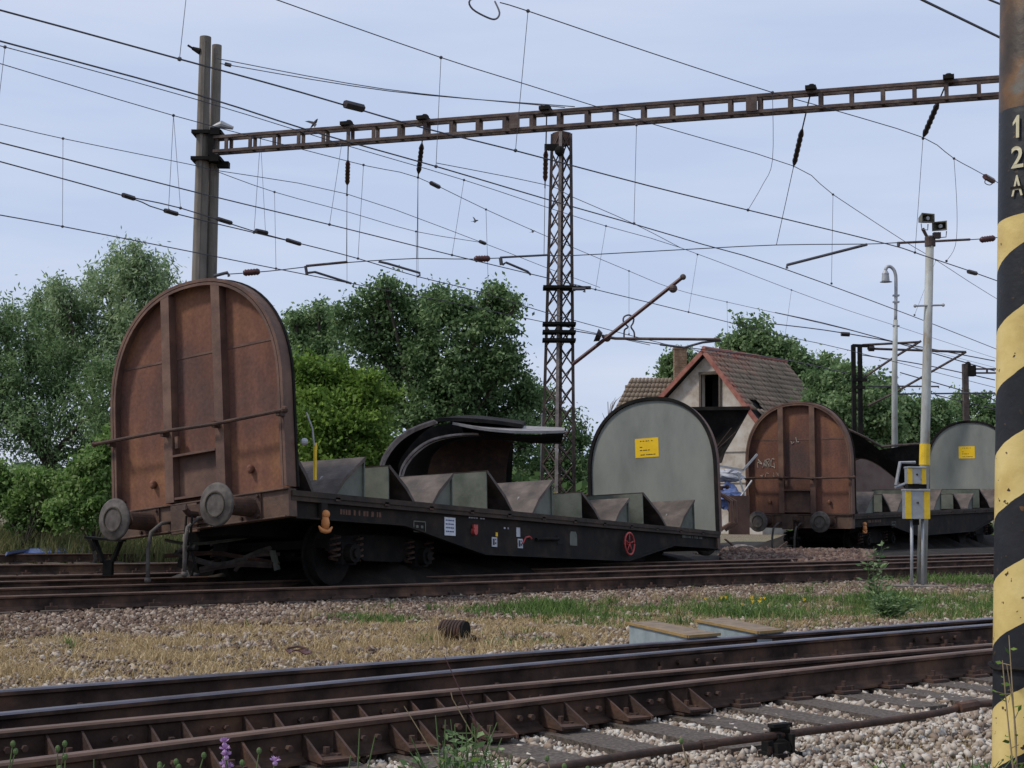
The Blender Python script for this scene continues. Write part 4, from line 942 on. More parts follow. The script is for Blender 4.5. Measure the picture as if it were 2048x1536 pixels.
# ------------------------------------------------------------------ overhead lines
def line3(px, H): return [atH(x, y, H) for x, y in px]
def wire(parent, name, px, H, r=.012, m=None):
    r *= .62
    P = line3(px, H); P = dens(P, 3); MB().tube([p - parent.location for p in P], r, 5).build(name, m or M['wire'], parent)
def oline(label, mess, cont, drops, rm=.011, rc=.015):
    o = thing('overhead_line', label, 'overhead wire', (0, 22, 5.5), group='catenary wires over the yard')
    for px in mess: wire(o, 'messenger_wire', px, HM, rm)
    for px in cont: wire(o, 'contact_wire', px, HC, rc)
    for pts in drops:
        Hs = [HM, HC] if len(pts) == 2 else [HM] + [HM - (HM - HC) * (pts[i][1] - pts[0][1]) / (pts[-1][1] - pts[0][1]) for i in range(1, len(pts))]
        P = [atH(x, y, H) for (x, y), H in zip(pts, Hs)]; P2 = dens(P, 4) if len(P) > 2 else P
        MB().tube([p - o.location for p in P2], .0038, 4).ball(P[0] - o.location, .024, 6, 4).ball(P[-1] - o.location, .024, 6, 4).build('dropper', M['wire'], o)
    return o
def clampw(o, x0, y0, x1, y1, H, r=.03, m=None): MB().tube([atH(x0, y0, H) - o.location, atH(x1, y1, H) - o.location], r, 6).build('wire_clamp', m or M['insuldark'], o)
o = oline('top wire pair running from upper middle down behind the striped mast', [[(1000, 5), (1056, 22), (1300, 105), (1545, 185), (1664, 219), (1846, 275), (1908, 317), (1983, 358), (2200, 480)]],
      [[(-260, -45), (0, 20), (359, 118), (600, 184), (836, 253), (1030, 301), (1300, 372), (1496, 420), (1771, 487), (1844, 510), (1990, 560), (2200, 640)]],
      [[(1056, 22), (1031, 301)], [(1545, 185), (1545, 320), (1525, 370), (1496, 420)], [(1846, 277), (1830, 505)], [(1908, 317), (1914, 420), (1911, 490), (1893, 522)], [(375, -30), (359, 118)]])
clampw(o, 690, 208, 726, 217, HC, .045); clampw(o, 1937, 543, 1952, 547, HC, .04); clampw(o, 1970, 353, 1986, 362, HM, .05, M['insul'])
MB().tube([p - o.location for p in dens([atH(970, -10, HM), atH(940, 0, HM - .1), atH(945, 18, HM - .2), atH(975, 35, HM - .3), atH(992, 38, HM - .3), atH(999, 25, HM - .2), atH(990, 3, HM)], 4)], .011, 5).build('jumper_loop', M['wire'], o)
MB().tube([p - o.location for p in dens([atH(1972, 356, HM), atH(1970, 366, HM - .05), atH(1980, 370, HM - .08), atH(1988, 364, HM - .03)], 4)], .008, 5).build('jumper_loop', M['wire'], o)
o = oline('thick wire crossing in front of the double mast just above the lamp', [[(200, -130), (555, 0), (882, 115), (1050, 168), (1312, 250), (1587, 332), (1666, 389), (1805, 480), (1875, 522), (1981, 590), (2150, 690)]],
      [[(-200, 28), (0, 82), (390, 188), (632, 265), (873, 333), (1099, 400), (1271, 449), (1407, 489), (1550, 531), (1819, 630), (1990, 697), (2200, 780)]],
      [[(882, 115), (872, 333)], [(1273, 250), (1268, 447)], [(1666, 389), (1663, 567)], [(1872, 520), (1829, 630)]])
o = oline('fine upper wire running under the gantry and past the lattice mast', [[(-200, 45), (10, 94), (390, 198), (683, 288), (928, 360), (1095, 415), (1212, 452), (1360, 495), (1583, 580), (1694, 620), (1787, 650), (1897, 686), (2080, 745)], [(873, 326), (1089, 369), (1143, 393), (1271, 449), (1360, 495)]],
      [[(-200, 242), (0, 285), (386, 383), (659, 449), (904, 510), (1062, 548), (1191, 579), (1376, 624), (1569, 672), (1700, 701), (1990, 775)]],
      [[(683, 290), (659, 449)], [(928, 360), (904, 510)], [(1212, 452), (1191, 579)], [(1395, 509), (1377, 624)], [(1583, 580), (1570, 672)], [(10, 94), (-12, 282)]])
o = oline('paired wires with long splices crossing the double mast at mid height', [[(-200, 66), (0, 127), (347, 231), (598, 297), (735, 332), (836, 355), (972, 419), (1092, 472), (1258, 542), (1346, 577), (1454, 604), (1690, 658), (1990, 735)]],
      [[(-200, 268), (0, 323), (253, 393), (338, 424), (596, 486), (716, 517), (835, 553), (965, 585), (1092, 625), (1330, 688), (1500, 720)], [(253, 393), (361, 416), (500, 460), (596, 486)]],
      [[(347, 231), (337, 420)], [(347, 231), (361, 416)], [(521, 275), (508, 465)], [(521, 275), (531, 465)], [(727, 330), (716, 517)], [(836, 355), (836, 553)], [(972, 419), (977, 588)], [(1258, 542), (1258, 668)], [(1454, 604), (1456, 710)]])
for a in ((246, 390, 268, 397), (330, 421, 354, 428), (436, 438, 462, 446), (512, 461, 534, 466), (574, 480, 600, 488)): clampw(o, *a, HC, .035)
clampw(o, 862, 366, 878, 374, HM, .04)
o = oline('lowest wire pair at left reaching the treetops behind the brown end', [[(-200, 205), (0, 248), (126, 277), (386, 330), (434, 341), (694, 388), (964, 485), (1092, 535), (1200, 575)], [(434, 343), (549, 384), (700, 425), (832, 463), (964, 485)]],
      [[(-200, 395), (0, 430), (126, 453), (386, 504), (551, 537), (760, 578), (914, 607), (1033, 633), (1092, 645), (1300, 690)]],
      [[(126, 277), (125, 453)], [(549, 384), (552, 537)], [(694, 390), (694, 565)], [(832, 463), (834, 592)]])
clampw(o, 960, 483, 970, 487, HM, .04)
# heavier feeder at the top right, twin guys from the double mast
o = thing('feeder_cable', 'single thick cable cutting the top right corner of the sky', 'overhead wire', atH(1845, 0, 7)); MB().tube([atH(x, y, 7) - o.location for x, y in ((1700, -75), (1845, 0), (2000, 75), (2150, 148))], .016, 5).build('cable', M['wire'], o); MB().tube([atH(x, y, 7.0) - o.location for x, y in ((1900, -40), (1980, 0), (2020, 16), (2200, 95))], .013, 5).build('cable', M['wire'], o)
o = thing('guy_wires', 'two thin parallel guy wires from the double mast top to the gantry', 'guy wire', at(440, 120, dm.location.y))
for a, b in (((434, 117), (1130, 223)), ((440, 127), (1150, 229))):
    q0 = at(*a, dm.location.y - .1); sB = on_gantry(b[0]); q1 = ga + X * sB + Vector((0, 0, .2)); md = (q0 + q1) / 2 - Vector((0, 0, .12))
    MB().tube([p - o.location for p in dens([q0, md, q1], 5)], .008, 4).build('wire', M['wire'], o)
MB().tube([at(450, 128, dm.location.y - .1) - o.location, at(462, 131, dm.location.y - .1) - o.location], .035, 6).build('strainer', M['insuldark'], o)
# cross span with registration arms
zs = lambda x: 24.8 + (x - 430) * .0012
cs2 = thing('cross_span_wire', 'level cross span wire with arms and brown insulators behind the wires', 'overhead wire', at(760, 525, 25))
def cpts(pts): return [at(x, y, zs(x)) - cs2.location for x, y in pts]
MB().tube(dens(cpts([(428, 548), (460, 548), (540, 542), (610, 534), (695, 525), (830, 517), (950, 518), (1095, 511), (1145, 511), (1350, 500), (1550, 490), (1734, 488), (1800, 485), (1945, 479), (1995, 475), (2080, 472)]), 3), .009, 5).build('span_wire', M['wire'], cs2)
for pts, r in (([(612, 532), (695, 524)], .024), ([(614, 546), (630, 544), (703, 567)], .022), ([(611, 532), (614, 550)], .03), ([(757, 523), (775, 527), (840, 546), (839, 552)], .022), ([(1000, 515), (1095, 510)], .02), ([(1001, 516), (1003, 530)], .035), ([(1005, 530), (1012, 525), (1055, 543), (1062, 550)], .022), ([(1574, 537), (1574, 530), (1734, 489)], .028), ([(1795, 486), (1940, 479)], .024), ([(1797, 485), (1797, 493)], .03), ([(428, 552), (455, 545), (458, 553)], .03), ([(1145, 578), (1170, 578), (1168, 584)], .03)):
    MB().tube(cpts(pts), r, 6).build('registration_arm', M['wire'] if r != .024 else M['gantry'], cs2)
for x0, y0, x1, y1 in ((486, 546, 520, 543), (948, 518, 980, 517), (1960, 480, 1990, 476)):
    a, b = cpts([(x0, y0), (x1, y1)]); i = MB()
    i.tube([a.lerp(b, k / 12) for k in range(13)], [.03] + [.062 if k % 2 else .05 for k in range(11)] + [.03], 10)
    i.build('insulator', M['insul'], cs2, smooth=True)
for a, b in (((1587, 334), (1553, 489)), ((694, 390), (693, 524)), ((1090, 376), (1088, 511)), ((836, 356), (834, 517))):
    MB().tube([atH(*a, HM) - cs2.location, at(*b, zs(b[0])) - cs2.location], .006, 4).build('span_hanger', M['wire'], cs2)
for k, (a, b) in enumerate((((1150, 645), (1215, 672)), ((1150, 660), (1320, 692)), ((1150, 672), (1500, 712)))): pass

# ------------------------------------------------------------------ right side poles
def pole_at(px, py, H=0.): p = atH(px, py, H); return Vector((p.x, p.y, -.07))
pb = pole_at(1842, 1163, -.05); pb = Vector((at(1842, 1100, 24.6).x, 24.6, -.07))
wp = thing('loudspeaker_pole', 'white peeling pole carrying two horn loudspeakers on top', 'pole', pb)
tp_ = at(1860, 472, 24.6) - pb
MB().tube([(0, 0, 0), tp_ * .5, tp_], [.085, .078, .068], 16).build('pole', M['polewhite'], wp, smooth=True)
mb = MB().cyl(tp_ + Vector((0, 0, -.18)), tp_ + Vector((0, 0, -.02)), .09, n=14).tube([tp_ + Vector((-.14, -.05, .12)), tp_ + Vector((-.02, 0, -.08)), tp_ + Vector((.1, 0, .02))], .03, 6).box(tp_ + Vector((.1, -.05, 0)), (.12, .1, .1)); mb.build('top_bracket', M['gantry'], wp)
for dx, dy, dz, an in ((-.11, -.1, .27, R_(20)), (.21, -.05, .15, R_(-35))):
    Ms = Matrix.Rotation(an, 3, 'Z'); c = tp_ + Vector((dx, dy, dz)); s_ = MB()
    o0 = [(-.15, -.12, -.08), (.11, -.12, -.08), (.11, -.12, .08), (-.15, -.12, .08)]; i0 = [(-.13, -.119, -.06), (.09, -.119, -.06), (.09, -.119, .06), (-.13, -.119, .06)]; th = [(-.05, .12, -.04), (.03, .12, -.04), (.03, .12, .04), (-.05, .12, .04)]; ti = [(-.05, .08, -.03), (.03, .08, -.03), (.03, .08, .03), (-.05, .08, .03)]
    vs = [c + Ms @ Vector(p) for p in o0 + i0 + th + ti]
    fs = []
    for k in range(4):
        j = (k + 1) % 4; fs += [(k, j, 4 + j, 4 + k), (k, 8 + k, 8 + j, j), (4 + k, 4 + j, 12 + j, 12 + k)]
    fs += [(8, 11, 10, 9), (12, 13, 14, 15)]
    s_.add(vs, fs); sp_ = s_.build('loudspeaker', M['speaker'], wp)
    MB().cyl(c + Ms @ Vector((-.01, -.1, 0)), c + Ms @ Vector((-.01, .05, 0)), .035, .02, 10).build('horn_driver', M['galv'], sp_)
    MB().tube([c + Ms @ Vector((-.08, 0, -.08)), c + Ms @ Vector((-.07, 0, -.18)), c + Ms @ Vector((.05, 0, -.18)), c + Ms @ Vector((.06, 0, -.08))], .01, 5).build('speaker_bracket', M['galv'], sp_)
z1 = at(1857, 613, 24.6).z + .07
MB().tube([(tp_.x * z1 / tp_.z - .24, -.05, z1), (tp_.x * z1 / tp_.z + .24, -.05, z1 + .02)], .018, 6).ball((tp_.x * z1 / tp_.z - .24, -.05, z1), .03).ball((tp_.x * z1 / tp_.z + .24, -.05, z1 + .02), .03).build('cross_bar', M['galv'], wp)
zs_ = lambda y: at(1842, y, 24.6).z + .07
mb = MB()
for a, b in ((930, 888),):
    za, zb = zs_(a), zs_(b); MB().tube([(tp_.x * za / tp_.z, 0, za), (tp_.x * zb / tp_.z, 0, zb)], .09, 16).build('yellow_band', M['yellow'], wp)
# signal cabinet on two posts
cb0 = pole_at(1832, 1167); cb0 = Vector((at(1832, 1100, 23.6).x, 23.6, -.07)); sgc = 23.6
cb = thing('signal_cabinet', 'grey cabinet with yellow edges on two thin white posts beside the speaker pole', 'cabinet', cb0)
zz_ = lambda y: at(1832, y, sgc).z + .07; xx_ = lambda x: at(x, 1013, sgc).x - cb0.x
for x_ in (1821, 1843): MB().cyl((xx_(x_), 0, -.02), (xx_(x_ + 2), 0, zz_(1035)), .024, n=10).build('post', M['galv'], cb, smooth=True)
def cab(nm, xl, xr, yt, yb, dep=.22):
    w_ = xx_(xr) - xx_(xl); c = (xx_(xl) + w_ / 2, -.02, (zz_(yt) + zz_(yb)) / 2); h_ = zz_(yt) - zz_(yb)
    b = MB().box(c, (w_ * .96, dep, h_)).box((c[0], c[1], c[2] + h_ / 2 - .01), (w_, dep + .04, .03)).build(nm, M['galv'], cb, bevel=.006)
    for s in (-1, 1): MB().box((c[0] + s * w_ * .37, c[1] - dep / 2 - .003, c[2] - .01), (w_ * .23, .008, h_ * .94)).build('yellow_edge', M['yellow'], b)
    MB().ball((c[0], c[1] - dep / 2 - .01, c[2] + h_ * .05), .018).build('door_lock', M['ink'], b)
cab('upper_box', 1812, 1849, 934, 968); cab('lower_box', 1806, 1856, 979, 1038)
MB().box(((xx_(1830) + xx_(1834)) / 2, 0, zz_(973)), (.3, .2, .07)).box((0, .02, zz_(1000)), (.1, .1, zz_(940) - zz_(1040))).build('black_joint', M['black'], cb)
MB().box((0.0, 0, .03), (.9, .45, .1)).build('footing', M['concrete'], cb)
# street lamp
sl0 = Vector((at(1789, 1000, 46).x, 46, -.07)); sp2 = thing('street_lamp', 'old hooked street lamp on a slender pole behind the rear wagon', 'street lamp', sl0)
q = lambda x, y: at(x, y, 46) - sl0
MB().tube([(0, 0, 0), q(1789, 760), q(1791, 640)], [.11, .09, .07], 10).build('pole', M['polewhite'], sp2, smooth=True)
MB().tube(dens([q(1791, 645), q(1792, 570), q(1790, 545), q(1782, 534), q(1774, 534), q(1771, 541)], 4), .055, 8).build('hooked_arm', M['galv'], sp2, smooth=True)
for y_ in (591, 604, 652): MB().box(q(1792, y_), (.2, .12, .05)).build('collar', M['galv'], sp2)
lh = q(1771, 548); MB().cyl(lh + Vector((0, 0, .12)), lh, .05, .12, 12).cyl(lh, lh - Vector((0, 0, .22)), .11, .13, 12).build('lamp_head', M['galv'], sp2)
MB().cyl(q(1772, 564) + Vector((0, 0, .03)), q(1772, 564), .12, .2, 14).build('lamp_shade', M['galv'], sp2)
# dark double mast and cantilevers
dz = 50; d0 = Vector((at(1716, 1000, dz).x, dz, -.07)); dd = thing('dark_twin_mast', 'pair of dark steel masts with two bracket arms in front of right trees', 'mast', d0); q = lambda x, y: at(x, y, dz) - d0
for x_ in (1710, 1723): MB().bar((q(x_, 1000).x, 0, 0), (q(x_, 1000).x, 0, q(x_, 690).z), .14, .14, (0, 1, 0)).build('post', M['black'], dd)
MB().bar(q(1705, 691), q(1738, 692), .1, .1).box(q(1718, 760), (.5, .2, .1)).box(q(1718, 775), (.4, .2, .1)).build('head_beam', M['black'], dd)
for pts in ([(1725, 690), (1840, 684)], [(1725, 757), (1780, 720), (1842, 682)], [(1735, 697), (1760, 698), (1932, 704)], [(1735, 812), (1790, 785), (1932, 704)]): MB().tube([q(*p) for p in pts], .045, 6).build('bracket_arm', M['lattice'], dd)
for x_ in (1742, ): MB().cyl(q(x_ - 5, 697), q(x_ + 6, 697), .1, n=8).build('insulator', M['insuldark'], dd)
MB().tube([q(1735, 772), q(1878, 773)], .03, 5).tube([q(1790, 788), q(1990, 786)], .03, 5).build('stay_rod', M['wire'], dd)
d1 = Vector((at(1935, 1000, 55).x, 55, -.07)); dm2 = thing('far_gantry_mast', 'single dark mast with a short ladder beam right of the speaker pole', 'mast', d1); q = lambda x, y: at(x, y, 55) - d1
MB().bar((0, 0, 0), (0, 0, q(1936, 728).z), .2, .2, (0, 1, 0)).build('post', M['lattice'], dm2); MB().ball(q(1936, 729), .12).box(q(1942, 742), (.3, .3, .4)).build('clamp', M['black'], dm2)
mb = MB().bar(q(1945, 738), q(2080, 738), .1, .06).bar(q(1945, 746), q(2080, 746), .1, .06)
for k in range(6): mb.bar(q(1950 + k * 24, 738), q(1950 + k * 24, 746), .06, .06, (1, 0, 0))
mb.build('beam', M['lattice'], dm2)
fw = thing('distant_wires', 'faint distant wires converging low between the right masts', 'overhead wire', at(1850, 760, 55)); mb = MB()
for pts in ([(1550, 625), (1694, 658), (1990, 742)], [(1725, 710), (1850, 730), (1990, 760)], [(1550, 648), (1700, 668), (1990, 722)], [(1150, 662), (1330, 690), (1550, 716), (1700, 748)], [(1800, 745), (1990, 800)], [(1870, 790), (1990, 818)]): mb.tube(dens([at(x, y, 55) - fw.location for x, y in pts], 4), .02, 4)
mb.build('wire', M['wire'], fw)
clampw_ = MB().tube([at(1682, 668, 54.9) - fw.location, at(1699, 669, 54.9) - fw.location], .09, 6).build('wire_splice', M['insuldark'], fw)

# ------------------------------------------------------------------ house
def tile_mat():
    m = bpy.data.materials.new('roof_tiles'); m.use_nodes = True; t = m.node_tree; b = t.nodes['Principled BSDF']; L = t.links.new
    tc = t.nodes.new('ShaderNodeTexCoord'); n = t.nodes.new('ShaderNodeTexNoise'); n.inputs['Scale'].default_value = .38; n.inputs['Detail'].default_value = 5; L(tc.outputs['Object'], n.inputs[0])
    a = t.nodes.new('ShaderNodeAttribute'); a.attribute_name = 'tone'
    ad = t.nodes.new('ShaderNodeMath'); ad.operation = 'MULTIPLY_ADD'; ad.inputs[1].default_value = .55; L(a.outputs['Fac'], ad.inputs[0]); L(n.outputs['Fac'], ad.inputs[2])
    r = t.nodes.new('ShaderNodeValToRGB'); e = r.color_ramp.elements
    while len(e) < 4: e.new(.5)
    for i, (p, c) in enumerate(((.42, (.19, .15, .105)), (.62, (.27, .20, .14)), (.86, (.33, .19, .13)), (1.0, (.38, .15, .105)))): e[i].position = p; e[i].color = (*c, 1)
    L(ad.outputs[0], r.inputs[0]); L(r.outputs[0], b.inputs['Base Color']); b.inputs['Roughness'].default_value = .85; return m
M['tiles'] = tile_mat()
yaw = R_(40); HL = Vector((math.sin(yaw), math.cos(yaw), 0)); HN = Vector((-math.cos(yaw), math.sin(yaw), 0))   # along ridge, towards the left
apex = at(1415, 701, 75); 
hs_ = thing('derelict_house', 'derelict plastered house with broken red tiled gable roof and brick chimney', 'house', (apex.x, 75, -.07)); AZ = apex.z + .07
Hp = lambda s, n_, z: HL * s + HN * n_ + Vector((0, 0, z))
def tiled(name, p00, p10, p01, p11, nr, nc, parent, holes=None, tonef=None):
    # rows from ridge (p0*) to eave (p1*), columns from s=0 to 1
    vs = []; fs = []; tn = []
    up = (p10 - p00).cross(p01 - p00).normalized(); up = up if up.z > 0 else -up
    r4 = random.Random(4)
    for i in range(nr):
        for j in range(nc):
            if holes and holes(i / nr, j / nc, r4): continue
            a0, a1 = i / nr, (i + 1.15) / nr; b0, b1 = j / nc, (j + .94) / nc
            f = lambda a, b: p00.lerp(p10, min(a, 1.02)).lerp(p01.lerp(p11, min(a, 1.02)), b)
            l0, l1 = up * .03, up * (.10 + r4.uniform(-.02, .03)); mid = (b0 + b1) / 2
            k = len(vs); vs += [f(a0, b0) + l0, f(a0, mid) + l0 + up * .05, f(a0, b1) + l0, f(a1, b0) + l1, f(a1, mid) + l1 + up * .05, f(a1, b1) + l1, f(a1, b0), f(a1, b1), f(a1, mid)]
            fs += [(k, k + 1, k + 4, k + 3), (k + 1, k + 2, k + 5, k + 4), (k + 3, k + 4, k + 8, k + 6), (k + 4, k + 5, k + 7, k + 8)]; tn += [min(1, max(0, (tonef(i / nr, j / nc) if tonef else .3) + r4.uniform(-.25, .25)))] * 4
    return npmesh(name, [tuple(v) for v in vs], fs, M['tiles'], parent, attr=tn)
RL = 8.2; EL, ER = 3.5, 3.6; dl = math.tan(R_(41)) * EL; dr = math.tan(R_(50)) * ER
rp = [Hp(-.35, 0, AZ), Hp(-.35, -ER, AZ - dr), Hp(RL, 0, AZ), Hp(RL, -ER, AZ - dr)]
rf = tiled('roof', rp[0], rp[1], rp[2], rp[3], 15, 24, hs_, lambda a, b, r: (b < .16 and a > .55 and r.random() < .5 + .3 * a) or (b < .3 and a > .8 and r.random() < .5), lambda a, b: .75 - 1.6 * a - .7 * b if b > .04 else .7)
lp = [Hp(-.35, 0, AZ), Hp(-.35, EL, AZ - dl), Hp(RL, 0, AZ), Hp(RL, EL, AZ - dl)]
tiled('roof', lp[0], lp[1], lp[2], lp[3], 12, 20, hs_, None, lambda a, b: .3)
u_ = MB()
u_.add([rp[0] - Vector((0, 0, .12)), rp[1] - Vector((0, 0, .12)), rp[3] - Vector((0, 0, .12)), rp[2] - Vector((0, 0, .12))], [(0, 1, 2, 3)]).add([lp[0] - Vector((0, 0, .12)), lp[1] - Vector((0, 0, .12)), lp[3] - Vector((0, 0, .12)), lp[2] - Vector((0, 0, .12))], [(0, 1, 2, 3)])
for k in range(9):
    s = -.2 + k * (RL) / 9
    u_.bar(Hp(s, 0, AZ - .2), Hp(s, -ER, AZ - dr - .2), .1, .12); 
u_.build('roof_boards', M['dark'], hs_)
MB().tube([Hp(-.4, 0, AZ + .09), Hp(RL, 0, AZ + .09)], .12, 8).build('ridge_tiles', M['redtimber'], hs_)
bb = MB().bar(Hp(-.42, 0, AZ - .06), Hp(-.42, EL, AZ - dl - .06), .07, .24).bar(Hp(-.42, 0, AZ - .06), Hp(-.42, -ER, AZ - dr - .06), .07, .24); bb.build('barge_board', M['redtimber'], hs_)
wx = 3.2; zl, zr = AZ - math.tan(R_(41)) * wx - .2, AZ - math.tan(R_(50)) * wx - .2
# gable wall with a door opening
ol, orr, ot, ob = .35, -.72, AZ - 1.25, AZ - 3.55
gw = MB()
def gpoly(P): gw.prism(P, lambda u, v, d: Hp(d, u, v), 0, .3)
zL = lambda u: AZ - .2 - math.tan(R_(41)) * u if u > 0 else AZ - .2 + math.tan(R_(50)) * u
gpoly([(wx, 0), (wx, zl), (ol, zL(ol)), (ol, 0)]); gpoly([(orr, 0), (orr, zL(orr)), (-wx, zr), (-wx, 0)]); gpoly([(ol, ot), (ol, zL(ol)), (0, zL(0)), (orr, zL(orr)), (orr, ot)]); gpoly([(ol, 0), (ol, ob), (orr, ob), (orr, 0)])
gw.prism([(wx, 0), (wx - .3, 0), (wx - .3, zl), (wx, zl)], lambda u, v, d: Hp(d, u, v), .31, RL - .2); gw.prism([(-wx, 0), (-wx + .3, 0), (-wx + .3, zr), (-wx, zr)], lambda u, v, d: Hp(d, u, v), .31, RL - .2); gw.prism([(wx, 0), (wx, zl), (0, AZ - .2), (-wx, zr), (-wx, 0)], lambda u, v, d: Hp(d, u, v), RL - .19, RL - .05)
gw.build('wall', M['plaster'], hs_, label='stained pale plaster gable wall')
fr_ = MB().box(Hp(-.04, ol + .06, (ot + ob) / 2), (.12, .12, ot - ob), Matrix.Rotation(-yaw, 3, 'Z')).box(Hp(-.04, orr - .06, (ot + ob) / 2), (.12, .12, ot - ob), Matrix.Rotation(-yaw, 3, 'Z')).box(Hp(-.05, (ol + orr) / 2, ot + .07), (1.35, .12, .14), Matrix.Rotation(-yaw, 3, 'Z'))
fr_.build('opening_frame', M['wood'], hs_)
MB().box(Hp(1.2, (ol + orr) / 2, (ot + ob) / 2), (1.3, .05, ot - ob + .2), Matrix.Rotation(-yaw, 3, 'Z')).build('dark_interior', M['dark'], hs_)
MB().box(Hp(-.03, -1.9, AZ - 5.2), (1.8, .08, .18), Matrix.Rotation(-yaw, 3, 'Z')).box(Hp(-.03, 0, AZ - 6.8), (6.4, .08, .14), Matrix.Rotation(-yaw, 3, 'Z')).build('cornice', M['plaster'], hs_)
# lower rear wing with its own roof, and the chimney
w0, w1_ = at(1262, 757, 80), at(1345, 757, 80); w0 -= hs_.location; w1_ -= hs_.location; e0, e1_ = at(1228, 822, 78.5) - hs_.location, at(1330, 822, 78.5) - hs_.location
tiled('wing_roof', w0, e0, w1_, e1_, 7, 11, hs_, None, lambda a, b: -.2)
MB().prism([(0, 0), (1, 0), (1, 1), (0, 1)], lambda u, v, d: Vector((w0.x - .3 + u * 3.2, d, v * (w0.z - .35))), w0.y + .2, w0.y + .5).build('wing_wall', M['plaster'], hs_)
MB().add([w0 - Vector((0, 0, .1)), e0 - Vector((0, 0, .1)), e1_ - Vector((0, 0, .1)), w1_ - Vector((0, 0, .1))], [(0, 1, 2, 3)]).box((e0 + e1_) / 2 + Vector((.25, .4, -1.6)), (2.6, .2, 3.0)).build('wing_boards', M['plaster'], hs_)
cc = at(1360, 730, 79) - hs_.location; ctop = at(1360, 697, 79).z - hs_.location.z; cbot = at(1360, 765, 79).z - hs_.location.z
cm_ = MB(); cw = 25 / 2900 * 79; k = 0; z = cbot
while z < ctop: cm_.box((cc.x, cc.y, z + .05), (cw * (1 if k % 2 else .975), cw * (.98 if k % 2 else 1), .09)); z += .1; k += 1
cm_.box((cc.x, cc.y, ctop), (cw * 1.1, cw * 1.1, .12)).box((cc.x, cc.y, (cbot + ctop) / 2), (cw * .93, cw * .93, ctop - cbot - .05)); cm_.build('chimney', M['brickch'], hs_)

